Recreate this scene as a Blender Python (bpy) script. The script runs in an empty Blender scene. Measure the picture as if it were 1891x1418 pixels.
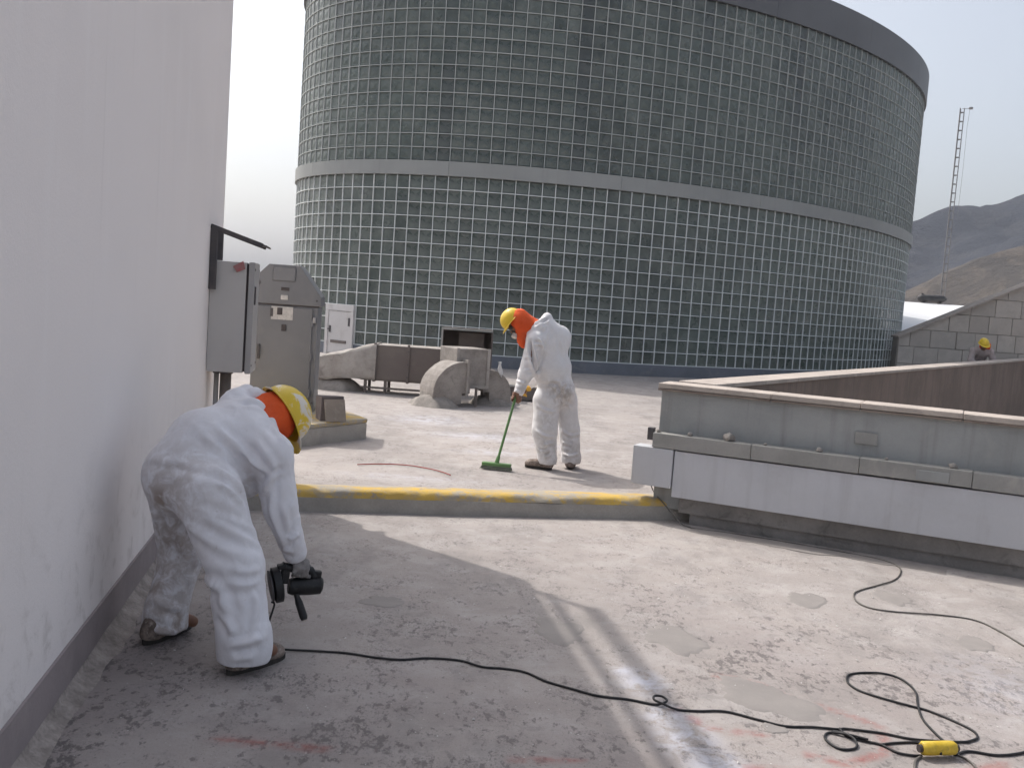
import bpy, bmesh, math, random
import numpy as np
from mathutils import Vector, Matrix, noise as mnoise

random.seed(7); RNG = np.random.default_rng(7)
SC = bpy.context.scene
COL = SC.collection
rad = math.radians

# ------------------------------------------------------------------ camera
cam_d = bpy.data.cameras.new('camera'); cam = bpy.data.objects.new('camera', cam_d); COL.objects.link(cam)
PITCH, ROLL = -0.083, 0.07
cp, sp, cr, sr = math.cos(PITCH), math.sin(PITCH), math.cos(ROLL), math.sin(ROLL)
rx, ux, fw = Vector((cr, -sp*sr, cp*sr)), Vector((-sr, -sp*cr, cp*cr)), Vector((0, cp, sp))
m = Matrix.Identity(4)
for i in range(3):
    m[i][0], m[i][1], m[i][2] = rx[i], ux[i], -fw[i]
m[2][3] = 1.68
cam.matrix_world = m
cam_d.sensor_fit = 'HORIZONTAL'; cam_d.sensor_width = 36.0; cam_d.lens = 36*1778.2/1891
cam_d.clip_start = 0.05; cam_d.clip_end = 6000
SC.camera = cam

# ------------------------------------------------------------------ light
SUN_EL, SUN_H = rad(52), Vector((-0.755, 0.656, 0))          # towards the sun: behind and to the left
sun_dir = Vector((SUN_H.x*math.cos(SUN_EL), SUN_H.y*math.cos(SUN_EL), math.sin(SUN_EL)))
W = bpy.data.worlds.new('World'); SC.world = W; W.use_nodes = True
wn = W.node_tree; wn.nodes.clear()
wo = wn.nodes.new('ShaderNodeOutputWorld'); wb = wn.nodes.new('ShaderNodeBackground'); ws = wn.nodes.new('ShaderNodeTexSky')
wh = wn.nodes.new('ShaderNodeHueSaturation')
ws.sky_type = 'NISHITA'; ws.sun_disc = False; ws.sun_elevation = SUN_EL
ws.sun_rotation = math.atan2(SUN_H.x, SUN_H.y)
ws.altitude = 0; ws.air_density = 1.0; ws.dust_density = 5.0; ws.ozone_density = 1.2
wh.inputs['Saturation'].default_value = 0.52
wb.inputs['Strength'].default_value = 0.15
wn.links.new(ws.outputs[0], wh.inputs['Color']); wn.links.new(wh.outputs[0], wb.inputs[0]); wn.links.new(wb.outputs[0], wo.inputs[0])
sl = bpy.data.lights.new('sun', 'SUN'); sun = bpy.data.objects.new('sun', sl); COL.objects.link(sun)
sl.energy = 2.2; sl.angle = rad(0.6); sl.color = (1.0, 0.95, 0.89)
sun.rotation_euler = sun_dir.to_track_quat('Z', 'Y').to_euler(); sun.location = (-6, 6, 12)
SC.view_settings.view_transform = 'Standard'; SC.view_settings.look = 'None'
SC.view_settings.exposure = 0.43; SC.view_settings.gamma = 1.0; SC.view_settings.use_curve_mapping = False
SC.cycles.use_denoising = True
SC.cycles.max_bounces = 5; SC.cycles.volume_bounces = 0; SC.cycles.use_adaptive_sampling = True; SC.cycles.adaptive_threshold = 0.025

# ------------------------------------------------------------------ helpers
def V(*a): return np.array(a, float)
def nrm(v): v = np.asarray(v, float); return v/np.linalg.norm(v)

def tag(o, label=None, cat=None, group=None, kind=None):
    if label: o['label'] = label
    if cat: o['category'] = cat
    if group: o['group'] = group
    if kind: o['kind'] = kind
    return o

def thing(name, loc, label, cat, group=None):
    o = bpy.data.objects.new(name, None); COL.objects.link(o); o.location = loc; o.empty_display_size = 0.1
    return tag(o, label, cat, group)

def wloc(o):
    p = V(0, 0, 0)
    while o is not None: p = p + np.array(o.location); o = o.parent
    return p

class MB:
    """collects faces in world coordinates"""
    def __init__(s): s.v, s.f = [], []
    def add(s, vs, fs):
        n = len(s.v); s.v += [tuple(map(float, q)) for q in vs]; s.f += [tuple(i+n for i in q) for q in fs]; return s
    def box(s, c, size, ax=None, bev=0.0):
        ax = np.eye(3) if ax is None else np.array(ax, float)
        h = np.array(size, float)/2; c = np.array(c, float)
        if bev <= 0:
            vs = [c + ax.T @ (h*np.array(k)) for k in ((-1,-1,-1),(1,-1,-1),(1,1,-1),(-1,1,-1),(-1,-1,1),(1,-1,1),(1,1,1),(-1,1,1))]
            return s.add(vs, [(0,3,2,1),(4,5,6,7),(0,1,5,4),(1,2,6,5),(2,3,7,6),(3,0,4,7)])
        bm = bmesh.new(); bmesh.ops.create_cube(bm, size=1)
        for v in bm.verts: v.co = Vector([v.co[i]*size[i] for i in range(3)])
        bmesh.ops.bevel(bm, geom=bm.edges[:], offset=bev, segments=2, affect='EDGES', profile=0.6)
        bm.verts.index_update()
        s.add([c + ax.T @ np.array(v.co) for v in bm.verts], [tuple(v.index for v in f.verts) for f in bm.faces]); bm.free(); return s
    def prism(s, poly, z0, z1):
        n = len(poly); vs = [(x, y, z0) for x, y in poly] + [(x, y, z1) for x, y in poly]
        fs = [tuple(range(n))[::-1], tuple(range(n, 2*n))] + [(i, (i+1) % n, n+(i+1) % n, n+i) for i in range(n)]
        return s.add(vs, fs)
    def tube(s, pts, r, n=8, caps=True):
        pts = [np.array(p, float) for p in pts]; R = r if hasattr(r, '__len__') else [r]*len(pts)
        vs, fs = [], []; up = None
        for i, p in enumerate(pts):
            t = nrm(pts[min(i+1, len(pts)-1)] - pts[max(i-1, 0)])
            if up is None: up = V(0, 0, 1) if abs(t[2]) < .9 else V(1, 0, 0)
            a = nrm(np.cross(t, up)); b = np.cross(a, t); up = b
            for k in range(n):
                an = 2*math.pi*k/n; vs.append(p + R[i]*(a*math.cos(an) + b*math.sin(an)))
        for i in range(len(pts)-1):
            for k in range(n):
                fs.append((i*n+k, i*n+(k+1) % n, (i+1)*n+(k+1) % n, (i+1)*n+k))
        if caps: fs += [tuple(range(n))[::-1], tuple(range((len(pts)-1)*n, len(pts)*n))]
        return s.add(vs, fs)
    def cyl(s, a, b, r, r2=None, n=20): return s.tube([a, b], [r, r if r2 is None else r2], n)
    def build(s, name, mat, parent=None, smooth=False, angle=None, bev=0.0):
        off = wloc(parent) if parent is not None else V(0, 0, 0)
        me = bpy.data.meshes.new(name); me.from_pydata([tuple(np.array(v) - off) for v in s.v], [], s.f); me.update()
        bm = bmesh.new(); bm.from_mesh(me); bmesh.ops.recalc_face_normals(bm, faces=bm.faces[:])
        if bev > 0: bmesh.ops.bevel(bm, geom=[e for e in bm.edges if len(e.link_faces) == 2 and e.calc_face_angle(0) > 0.5], offset=bev, segments=2, affect='EDGES', profile=0.6)
        bm.to_mesh(me); bm.free()
        return link(name, me, mat, parent, smooth, angle)

def link(name, me, mat, parent=None, smooth=False, angle=None):
    if mat is not None and len(me.materials) == 0: me.materials.append(mat)
    if smooth or angle:
        me.polygons.foreach_set('use_smooth', [True]*len(me.polygons))
        if angle:
            bm = bmesh.new(); bm.from_mesh(me)
            for e in bm.edges: e.smooth = not (len(e.link_faces) == 2 and e.calc_face_angle(0) > angle)
            bm.to_mesh(me); bm.free()
    o = bpy.data.objects.new(name, me); COL.objects.link(o); o.parent = parent
    return o

def spline(pts, n=8):
    P = [np.array(p, float) for p in pts]; P = [2*P[0]-P[1]] + P + [2*P[-1]-P[-2]]; out = []
    for i in range(1, len(P)-2):
        for k in range(n):
            t = k/n; a, b, c, d = P[i-1], P[i], P[i+1], P[i+2]
            out.append(.5*(2*b + (c-a)*t + (2*a-5*b+4*c-d)*t*t + (3*b-a-3*c+d)*t**3))
    out.append(P[-2]); return out

# ------------------------------------------------------------------ materials
class NT:
    def __init__(s, name):
        s.m = bpy.data.materials.new(name); s.m.use_nodes = True; s.t = s.m.node_tree; s.t.nodes.clear()
        s.out = s.n('ShaderNodeOutputMaterial'); s.b = s.n('ShaderNodeBsdfPrincipled'); s.l(s.b.outputs[0], s.out.inputs[0])
        s.tc = s.n('ShaderNodeTexCoord')
    def n(s, k, **kw):
        nd = s.t.nodes.new(k)
        for a, b in kw.items(): setattr(nd, a, b)
        return nd
    def l(s, a, b): s.t.links.new(a, b)
    def setin(s, sock, v):
        if hasattr(v, 'is_output'): s.l(v, sock)
        else: sock.default_value = v if not isinstance(v, tuple) or len(v) == 4 else (*v, 1)
    def coord(s, scale=(1, 1, 1), src='Object', rot=(0, 0, 0)):
        mp = s.n('ShaderNodeMapping'); mp.inputs['Scale'].default_value = scale; mp.inputs['Rotation'].default_value = rot
        s.l(s.tc.outputs[src], mp.inputs[0]); return mp.outputs[0]
    def noise(s, scale, detail=4, rough=.55, vec=None, dist=0.0):
        nd = s.n('ShaderNodeTexNoise'); nd.inputs['Scale'].default_value = scale; nd.inputs['Detail'].default_value = detail
        nd.inputs['Roughness'].default_value = rough; nd.inputs['Distortion'].default_value = dist
        s.l(vec if vec is not None else s.tc.outputs['Object'], nd.inputs['Vector']); return nd.outputs[0]
    def ramp(s, f, a, b, va=0.0, vb=1.0):
        nd = s.n('ShaderNodeMapRange'); nd.clamp = True; nd.interpolation_type = 'SMOOTHSTEP'
        s.l(f, nd.inputs[0]); nd.inputs[1].default_value = a; nd.inputs[2].default_value = b
        nd.inputs[3].default_value = va; nd.inputs[4].default_value = vb; return nd.outputs[0]
    def mix(s, f, a, b, bt='MIX'):
        nd = s.n('ShaderNodeMix'); nd.data_type = 'RGBA'; nd.blend_type = bt
        s.setin(nd.inputs[0], f); s.setin(nd.inputs[6], a); s.setin(nd.inputs[7], b); return nd.outputs[2]
    def math(s, op, a, b=0.0, c=None):
        nd = s.n('ShaderNodeMath', operation=op); s.setin(nd.inputs[0], a); s.setin(nd.inputs[1], b)
        if c is not None: s.setin(nd.inputs[2], c)
        return nd.outputs[0]
    def attr(s, name, out='Fac'):
        nd = s.n('ShaderNodeAttribute'); nd.attribute_name = name; return nd.outputs[out]
    def bump(s, h, strength=.3, dist=.01):
        nd = s.n('ShaderNodeBump'); nd.inputs['Strength'].default_value = strength; nd.inputs['Distance'].default_value = dist
        s.l(h, nd.inputs['Height']); s.l(nd.outputs[0], s.b.inputs['Normal'])
    def fin(s, col=None, rough=.7, metal=0.0, spec=.5):
        if col is not None: s.setin(s.b.inputs['Base Color'], col)
        s.setin(s.b.inputs['Roughness'], rough); s.setin(s.b.inputs['Metallic'], metal); s.b.inputs['Specular IOR Level'].default_value = spec
        return s.m

def mottled(name, a, b, scale=3, rough=.8, grain=.08, bump=.25, metal=0.0, dirt=None, streak=0.0, fine=60, spec=.4, dirt_amt=.5):
    n = NT(name); f = n.ramp(n.noise(scale, 4, .6), .33, .67); c = n.mix(f, a, b)
    g = n.noise(fine, 3, .6); c = n.mix(n.ramp(g, .3, .7, 0, grain), c, (.02, .018, .016), 'MIX')
    if dirt is not None:
        d = n.ramp(n.noise(scale*2.3, 5, .68, dist=.6), .52, .72, 0, dirt_amt); c = n.mix(d, c, dirt)
    if streak > 0:
        st = n.ramp(n.noise(1.0, 5, .6, vec=n.coord((9, 9, .45))), .5, .75, 0, streak); c = n.mix(st, c, (.12, .105, .09))
    n.bump(n.noise(fine*.6, 3, .7), bump, .006)
    return n.fin(c, rough, metal, spec)

M = {}
def wall_mat():
    n = NT('white_render')
    c = n.mix(n.ramp(n.noise(.8, 4, .55), .35, .65), (.865, .818, .80), (.835, .79, .772))
    c = n.mix(n.ramp(n.noise(1.0, 5, .6, vec=n.coord((7, 7, .6))), .54, .72, 0, .30), c, (.90, .87, .855))       # roller smears
    c = n.mix(n.ramp(n.noise(1.0, 5, .62, vec=n.coord((13, 13, .35))), .60, .74, 0, .13), c, (.52, .475, .44))   # thin drips
    sp = n.n('ShaderNodeSeparateXYZ'); n.l(n.tc.outputs['Object'], sp.inputs[0])
    low = n.ramp(sp.outputs[2], .2, 1.1, 1, 0)
    c = n.mix(n.math('MULTIPLY', low, n.ramp(n.noise(6, 6, .7, dist=.4), .5, .66, 0, .4)), c, (.50, .45, .42))   # splashes at the foot
    c = n.mix(n.ramp(n.noise(26, 4, .7), .70, .76, 0, .25), c, (.55, .51, .48))
    n.bump(n.math('ADD', n.noise(70, 4, .65), n.math('MULTIPLY', n.noise(5, 3), .8)), .16, .008)
    return n.fin(c, .85, 0, .35)
M['wall'] = wall_mat()
M['skirt'] = mottled('grey_skirting', (.33, .285, .285), (.27, .235, .235), 2.5, .8, .06, .15, dirt=(.36, .33, .31), dirt_amt=.3)
M['fillet'] = mottled('mortar_fillet', (.42, .37, .34), (.26, .23, .21), 9, .95, .2, .8, dirt=(.12, .10, .09))
M['kerbface'] = mottled('kerb_render', (.33, .31, .28), (.40, .375, .34), 4, .85, .1, .3, dirt=(.40, .37, .33), dirt_amt=.35)
M['steel_grey'] = mottled('grey_enamel', (.19, .193, .203), (.17, .173, .182), 2, .5, .02, .05, dirt=(.245, .235, .225), dirt_amt=.25)
M['steel_box'] = mottled('box_enamel', (.55, .53, .51), (.51, .49, .475), 2, .5, .02, .05, dirt=(.42, .39, .37), dirt_amt=.25)
M['steel_light'] = mottled('pale_enamel', (.40, .39, .385), (.36, .35, .345), 2, .5, .02, .05, dirt=(.45, .38, .35), dirt_amt=.3)
M['steel_dark'] = mottled('dark_steel', (.07, .065, .07), (.10, .09, .09), 6, .6, .05, .15, dirt=(.2, .18, .17), dirt_amt=.3)
M['seam'] = mottled('dark_gasket', (.06, .05, .05), (.08, .07, .07), 6, .8, .02, .1)
M['sticker'] = mottled('paper_sticker', (.6, .58, .55), (.5, .48, .46), 20, .8, .1, .05, dirt=(.25, .24, .23))
M['concrete'] = mottled('grey_concrete', (.33, .335, .325), (.28, .285, .28), 1.5, .85, .06, .2, streak=.2)
M['band'] = mottled('band_concrete', (.36, .37, .36), (.32, .33, .322), .6, .8, .04, .12, streak=.12)
M['cap'] = mottled('cap_metal', (.15, .155, .165), (.13, .135, .145), .5, .5, .03, .08, streak=.15)
M['base_blue'] = mottled('blue_grey_paint', (.17, .185, .215), (.14, .155, .18), 1.5, .7, .05, .1, dirt=(.3, .28, .26), dirt_amt=.3)
M['par_wall'] = mottled('parapet_paint', (.36, .37, .365), (.30, .31, .305), 1.6, .75, .05, .15, streak=.35, dirt=(.42, .41, .39), dirt_amt=.3)
M['trunk'] = mottled('trunking_paint', (.34, .335, .32), (.28, .28, .265), 3, .65, .06, .12, dirt=(.45, .42, .39), dirt_amt=.45)
M['fascia'] = mottled('white_fascia', (.56, .57, .60), (.51, .52, .545), 1.3, .5, .03, .06, dirt=(.36, .34, .33), dirt_amt=.22, streak=.16)
M['foot'] = mottled('fascia_foot', (.28, .265, .25), (.2, .19, .18), 3, .85, .1, .3, dirt=(.08, .075, .07), dirt_amt=.6)
M['coping'] = mottled('stone_coping', (.50, .44, .39), (.40, .35, .31), 4, .85, .08, .3, dirt=(.2, .16, .14), dirt_amt=.4)
M['coping_edge'] = mottled('weathered_stone', (.2, .16, .135), (.28, .235, .2), 5, .9, .1, .4)
M['well'] = mottled('brown_render', (.255, .20, .168), (.19, .15, .126), 1.1, .9, .08, .25, streak=.6, dirt=(.26, .215, .19), dirt_amt=.4)
M['duct'] = mottled('plaster_coated_duct', (.36, .33, .30), (.25, .225, .205), 4, .9, .1, .5, dirt=(.13, .12, .11), dirt_amt=.55, fine=40)
M['duct_brown'] = mottled('brown_sheet_metal', (.155, .13, .12), (.18, .155, .14), 2, .6, .04, .08, dirt=(.24, .21, .19), dirt_amt=.3, metal=.15)
M['inside'] = mottled('dusty_duct_inside', (.09, .075, .068), (.12, .10, .09), 3, .8, .05, .1)
M['pad'] = mottled('mortar_pad', (.34, .31, .28), (.24, .22, .2), 5, .95, .15, .6, dirt=(.15, .135, .12))
M['canvas'] = mottled('canvas_wrap', (.42, .39, .36), (.30, .275, .25), 3, .95, .1, .5, dirt=(.17, .15, .14), dirt_amt=.6)
M['card'] = mottled('brown_card', (.27, .235, .2), (.23, .2, .17), 4, .9, .05, .2, dirt=(.36, .33, .3))
M['card_dark'] = mottled('dark_card', (.12, .105, .11), (.16, .14, .14), 6, .9, .05, .2)  # darker card tone for the carton body
M['door'] = mottled('white_door', (.66, .64, .63), (.60, .58, .57), 1.2, .6, .03, .05, dirt=(.42, .38, .36), dirt_amt=.5)
M['black'] = mottled('black_plastic', (.012, .012, .013), (.02, .02, .021), 12, .45, .02, .15, dirt=(.09, .085, .08), dirt_amt=.35)
M['cord'] = mottled('black_rubber', (.014, .014, .016), (.022, .022, .024), 12, .55, .02, .05, dirt=(.08, .075, .07), dirt_amt=.4)
M['hose'] = mottled('grey_cable', (.13, .12, .11), (.09, .085, .078), 8, .6, .02, .05, dirt=(.3, .28, .25))
M['red'] = mottled('red_cable', (.36, .06, .05), (.30, .06, .05), 8, .6, .02, .05)
M['green'] = mottled('green_plastic', (.135, .27, .095), (.11, .22, .085), 8, .5, .03, .08, dirt=(.25, .27, .2), dirt_amt=.4)
M['bristle'] = mottled('dusty_bristles', (.22, .24, .19), (.16, .18, .14), 20, .9, .1, .3)
M['skin'] = mottled('brown_skin', (.24, .125, .08), (.2, .10, .065), 9, .55, .02, .1)
M['glove'] = mottled('dusty_glove', (.30, .28, .27), (.14, .13, .125), 14, .9, .1, .4, dirt=(.5, .48, .46))
M['glove_y'] = mottled('yellow_glove', (.62, .36, .05), (.5, .29, .05), 14, .8, .05, .2)
M['shoe'] = mottled('dusty_boot', (.30, .24, .205), (.12, .095, .08), 22, .95, .15, .8, dirt=(.52, .46, .42), dirt_amt=.8)
M['sole'] = mottled('black_sole', (.03, .026, .024), (.05, .045, .04), 14, .8, .05, .3)
M['orange'] = mottled('orange_cloth', (.78, .11, .022), (.66, .085, .02), 5, .85, .03, .2, dirt=(.8, .35, .25), dirt_amt=.12)
M['grime_suit'] = mottled('dusty_work_clothes', (.42, .36, .35), (.33, .285, .275), 6, .9, .08, .3)
M['respirator'] = mottled('grey_rubber_mask', (.06, .058, .055), (.09, .085, .08), 14, .6, .05, .1)
M['filter'] = mottled('white_filter', (.6, .57, .52), (.5, .47, .43), 14, .8, .05, .1)
M['rag'] = mottled('white_scrap', (.75, .74, .73), (.65, .64, .63), 12, .7, .02, .1)
M['white_roof'] = mottled('white_sheet_roof', (.74, .75, .76), (.70, .71, .72), .8, .5, .02, .05)
M['tank'] = mottled('dark_tank', (.05, .05, .055), (.08, .078, .08), 3, .6, .05, .1)
M['mast'] = mottled('hazed_mast_steel', (.28, .275, .28), (.22, .215, .22), 3, .6, .02, .05)  # steel tone lightened, distance haze put into the colour
M['rubble'] = mottled('mortar_lump', (.4, .37, .34), (.26, .24, .22), 20, .95, .1, .5)
M['chips'] = mottled('pale_chips', (.7, .68, .66), (.5, .48, .46), 8, .9, .02, .1)

def floor_mat():
    n = NT('worn_roof_concrete')
    a = n.n('ShaderNodeAttribute'); a.attribute_name = 'stain'; sep = n.n('ShaderNodeSeparateColor'); n.l(a.outputs['Color'], sep.inputs[0])
    red, blue, dark = sep.outputs[0], sep.outputs[1], sep.outputs[2]
    c = n.mix(n.ramp(n.noise(.55, 6, .62, dist=.4), .34, .68), (.415, .375, .350), (.335, .305, .288))
    c = n.mix(n.ramp(n.noise(3.1, 7, .65, dist=.5), .42, .70, 0, .75), c, (.46, .43, .415))
    c = n.mix(n.ramp(n.noise(7.5, 8, .7, dist=.8), .53, .66, 0, .42), c, (.235, .215, .205))
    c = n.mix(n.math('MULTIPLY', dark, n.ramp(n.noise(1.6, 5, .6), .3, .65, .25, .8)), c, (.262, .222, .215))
    c = n.mix(n.ramp(n.noise(2.2, 6, .72, vec=n.coord((1, .5, 1))), .48, .66, 0, .5), c, (.24, .222, .212))
    # worn coating: ragged dark flakes, denser where the mask is high, clustered
    clus = n.ramp(n.noise(2.8, 4, .6), .36, .62, -.06, .05)
    fl = n.noise(24, 6, .68, vec=n.coord((1, .6, 1), rot=(0, 0, .35)), dist=.12)
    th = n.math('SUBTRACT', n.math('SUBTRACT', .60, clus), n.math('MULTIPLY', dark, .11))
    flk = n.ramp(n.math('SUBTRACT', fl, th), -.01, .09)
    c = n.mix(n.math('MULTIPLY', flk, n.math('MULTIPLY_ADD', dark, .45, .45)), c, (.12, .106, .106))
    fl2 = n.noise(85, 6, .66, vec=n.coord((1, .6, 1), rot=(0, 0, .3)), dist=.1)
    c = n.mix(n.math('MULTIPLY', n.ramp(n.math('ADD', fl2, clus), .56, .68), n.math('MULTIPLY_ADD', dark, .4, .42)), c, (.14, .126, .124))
    pit = n.noise(16, 7, .7, vec=n.coord((1, .55, 1)), dist=.3)
    c = n.mix(n.ramp(pit, .60, .70, 0, .5), c, (.20, .183, .176))
    c = n.mix(n.ramp(n.noise(60, 3, .6), .68, .74, 0, .6), c, (.62, .59, .57))
    c = n.mix(n.ramp(n.noise(190, 2, .6), .35, .7, 0, .22), c, (.2, .185, .175))
    br = n.ramp(n.noise(11, 5, .7), .35, .6)
    c = n.mix(n.math('MULTIPLY', red, br), c, (.33, .13, .115))
    c = n.mix(n.math('MULTIPLY', blue, n.ramp(n.noise(9, 5, .7, dist=.5), .38, .58)), c, (.56, .57, .64))
    h = n.math('ADD', n.noise(38, 8, .72), n.math('MULTIPLY', flk, -.35))
    n.bump(h, .55, .012)
    return n.fin(c, n.ramp(n.noise(6, 4), .3, .7, .7, .95), 0, .35)
M['floor'] = floor_mat()
M['cement'] = mottled('smooth_cement_patch', (.285, .262, .246), (.255, .235, .222), 5, .75, .05, .06, fine=120)

def kerb_mat(name, edge):
    n = NT(name)
    y = n.mix(n.ramp(n.noise(5, 5, .6), .35, .65), (.60, .40, .085), (.52, .36, .11))
    wear = n.ramp(n.noise(6.5, 8, .72, dist=.5), .525, .62)
    c = n.mix(wear, y, n.mix(n.noise(22, 4), (.42, .37, .30), (.27, .25, .22)))
    w2 = n.ramp(n.noise(2.2, 4, .6), .41, .56, 0, .95); c = n.mix(n.math('MULTIPLY', w2, n.ramp(n.noise(14, 6, .7), .34, .52)), c, (.36, .33, .28))
    if edge:      # the paint ends in a ragged line behind the edge
        vm = n.n('ShaderNodeVectorMath', operation='DOT_PRODUCT'); n.l(n.tc.outputs['Object'], vm.inputs[0]); vm.inputs[1].default_value = (-.211, .977, 0)
        d_ = n.math('SUBTRACT', vm.outputs['Value'], 7.35); d_ = n.math('ADD', d_, n.math('MULTIPLY', n.noise(4.5, 6, .7), .34))
        c = n.mix(n.ramp(d_, .40, .50), c, n.mix(n.noise(9, 5), (.42, .385, .355), (.33, .30, .28)))
    n.bump(n.noise(40, 5, .7), .6, .012)
    return n.fin(c, .85, 0, .35)
M['kerb'] = kerb_mat('worn_yellow_paint', True); M['kerb_flat'] = kerb_mat('worn_yellow_top', False)

def glass_mat(name, tint, tint2, dust, up):
    n = NT(name); r = n.attr('rnd'); uv = n.tc.outputs['UV']
    c = n.mix(r, tint, tint2)
    c = n.mix(n.ramp(n.noise(.55, 4, .6, vec=n.coord((1, 1, .12))), .36, .64, 0, .8), c, (.030, .042, .037))
    c = n.mix(n.ramp(n.noise(.12, 3, .6), .42, .62, 0, .6), c, (.088, .118, .102))
    c = n.mix(n.ramp(n.noise(2.6, 5, .65), .38, .72, .02, dust+.06), c, (.30, .315, .285))
    sep = n.n('ShaderNodeSeparateXYZ'); n.l(uv, sep.inputs[0])
    # moulded diagonal ribs of the block face
    d1 = n.math('SINE', n.math('MULTIPLY', n.math('ADD', sep.outputs[0], sep.outputs[1]), 13.0))
    d2 = n.math('SINE', n.math('MULTIPLY', n.math('SUBTRACT', sep.outputs[0], sep.outputs[1]), 13.0))
    h = n.math('MAXIMUM', d1, d2); h = n.math('ADD', n.math('MULTIPLY', h, up), n.noise(9, 3, .6))
    n.bump(h, .14, .02); n.b.inputs['IOR'].default_value = 1.65
    return n.fin(c, n.ramp(n.noise(3, 3), .3, .7, .24, .42), 0, .5)
M['glass'] = glass_mat('glass_block', (.040, .056, .048), (.105, .130, .115), .22, .25)
M['glass_dark'] = glass_mat('glass_block_dark', (.034, .042, .041), (.042, .05, .048), .12, .05)
M['mortar'] = mottled('pale_mortar', (.76, .79, .78), (.68, .71, .70), 1.2, .85, .03, .1)
M['mortar_old'] = mottled('grey_mortar', (.50, .525, .515), (.42, .445, .435), 1.0, .85, .03, .1)

def suit_mat(name, col, dirtcol):
    n = NT(name); d = n.attr('dirt')
    c = n.mix(n.ramp(n.noise(5, 5, .6), .35, .7, 0, .5), col, tuple(x*.9 for x in col))
    dm = n.math('MULTIPLY', d, n.ramp(n.noise(16, 6, .7, dist=.5), .3, .62)); c = n.mix(dm, c, dirtcol)
    c = n.mix(n.ramp(n.noise(34, 5, .7), .62, .75, 0, .35), c, dirtcol)
    h = n.math('ADD', n.noise(26, 6, .62, vec=n.coord((1, 1, .6)), dist=1.2), n.math('MULTIPLY', n.noise(120, 3), .25))
    n.bump(h, .12, .012)
    return n.fin(c, .7, 0, .3)
M['suit'] = suit_mat('white_coverall', (.80, .80, .84), (.33, .27, .235))
M['suit_b'] = suit_mat('dusty_white_coverall', (.76, .75, .76), (.40, .36, .33))

def helmet_mat(name, worn):
    n = NT(name); c = n.mix(n.noise(6, 3), (.78, .56, .04), (.70, .49, .035))
    if worn > 0:
        c = n.mix(n.ramp(n.noise(7, 6, .65, dist=.5), .50, .56, 0, worn), c, (.72, .69, .68))
        c = n.mix(n.ramp(n.noise(19, 4, .6), .66, .70, 0, worn), c, (.05, .04, .03))
    n.bump(n.noise(60, 4), .06, .004)
    return n.fin(c, .38, 0, .5)
M['helmet'] = helmet_mat('yellow_hard_hat', 0.0)
M['helmet_worn'] = helmet_mat('paint_splashed_hard_hat', .85)

def hill_mat(name, a, b, c3):
    n = NT(name)
    c = n.mix(n.ramp(n.noise(.012, 8, .65, dist=.6), .38, .62), a, b)
    c = n.mix(n.ramp(n.noise(.06, 8, .7, dist=.8), .46, .62, 0, .7), c, c3)
    n.bump(n.noise(.05, 9, .7), .8, 6)
    return n.fin(c, .95, 0, .2)
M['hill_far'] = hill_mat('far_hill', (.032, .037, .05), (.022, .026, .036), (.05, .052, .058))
M['hill_near'] = hill_mat('near_hill', (.10, .082, .068), (.065, .058, .052), (.135, .112, .092))
M['ground'] = mottled('dusty_ground', (.28, .25, .22), (.22, .2, .175), .05, .95, .05, .2, fine=4)

def stone_mat():
    n = NT('rough_stone'); oi = n.n('ShaderNodeObjectInfo')
    c = n.mix(oi.outputs['Random'], (.46, .415, .37), (.57, .52, .465))
    c = n.mix(n.ramp(n.noise(2.4, 7, .68), .4, .66, 0, .5), c, (.39, .36, .32))
    n.bump(n.noise(9, 7, .7), .6, .03)
    return n.fin(c, .9, 0, .3)
M['stone'] = stone_mat()
M['joint'] = mottled('stone_joint', (.40, .365, .33), (.34, .31, .28), 2, .95, .05, .2)

# ================================================================== SETTING
WB, WD = V(-1.582, 3.133, 0), nrm(V(-.180, .984, 0))     # foot of the white wall and its run
WN = V(WD[1], -WD[0], 0)                                   # its outward side
W_END, W_H = 5.05, 4.55
SD = nrm(V(.977, .211, 0)); S0 = V(-1.474, 7.204, 0)      # kerb line
SN = V(SD[1], -SD[0], 0)                                   # towards the camera
PB, PD = V(1.466, 7.749, 0), nrm(V(.906, -.424, 0))       # parapet near side
PN = V(PD[1], -PD[0], 0)
FD = nrm(V(.554, .832, 0)); FN = V(FD[1], -FD[0], 0)      # parapet far side, FN points into the well
UP = .13

def hgrid(name, x0, x1, y0, y1, step, hfun, mat, keep=None):
    xs = np.arange(x0, x1+1e-6, step); ys = np.arange(y0, y1+1e-6, step)
    X, Y = np.meshgrid(xs, ys); Z = hfun(X, Y); nx, ny = len(xs), len(ys)
    v = np.stack([X.ravel(), Y.ravel(), Z.ravel()], 1)
    i = np.arange(nx*ny).reshape(ny, nx); f = np.stack([i[:-1, :-1], i[:-1, 1:], i[1:, 1:], i[1:, :-1]], -1).reshape(-1, 4)
    if keep is not None:
        c = v[f].mean(1); f = f[keep(c[:, 0], c[:, 1])]
    me = bpy.data.meshes.new(name); me.from_pydata(v.tolist(), [], f.tolist()); me.update()
    return link(name, me, mat, None, True), v

def vnoise(X, Y, sc, seed=0.0):
    out = np.empty(X.size); xr, yr = X.ravel()*sc, Y.ravel()*sc
    for i in range(X.size): out[i] = mnoise.noise(Vector((xr[i], yr[i], seed)))
    return out.reshape(X.shape)

def seg_d(x, y, pts):
    d = np.full(x.shape, 1e9)
    for (ax, ay), (bx, by) in zip(pts[:-1], pts[1:]):
        vx, vy = bx-ax, by-ay; t = np.clip(((x-ax)*vx+(y-ay)*vy)/(vx*vx+vy*vy), 0, 1)
        d = np.minimum(d, np.hypot(x-ax-t*vx, y-ay-t*vy))
    return d

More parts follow.
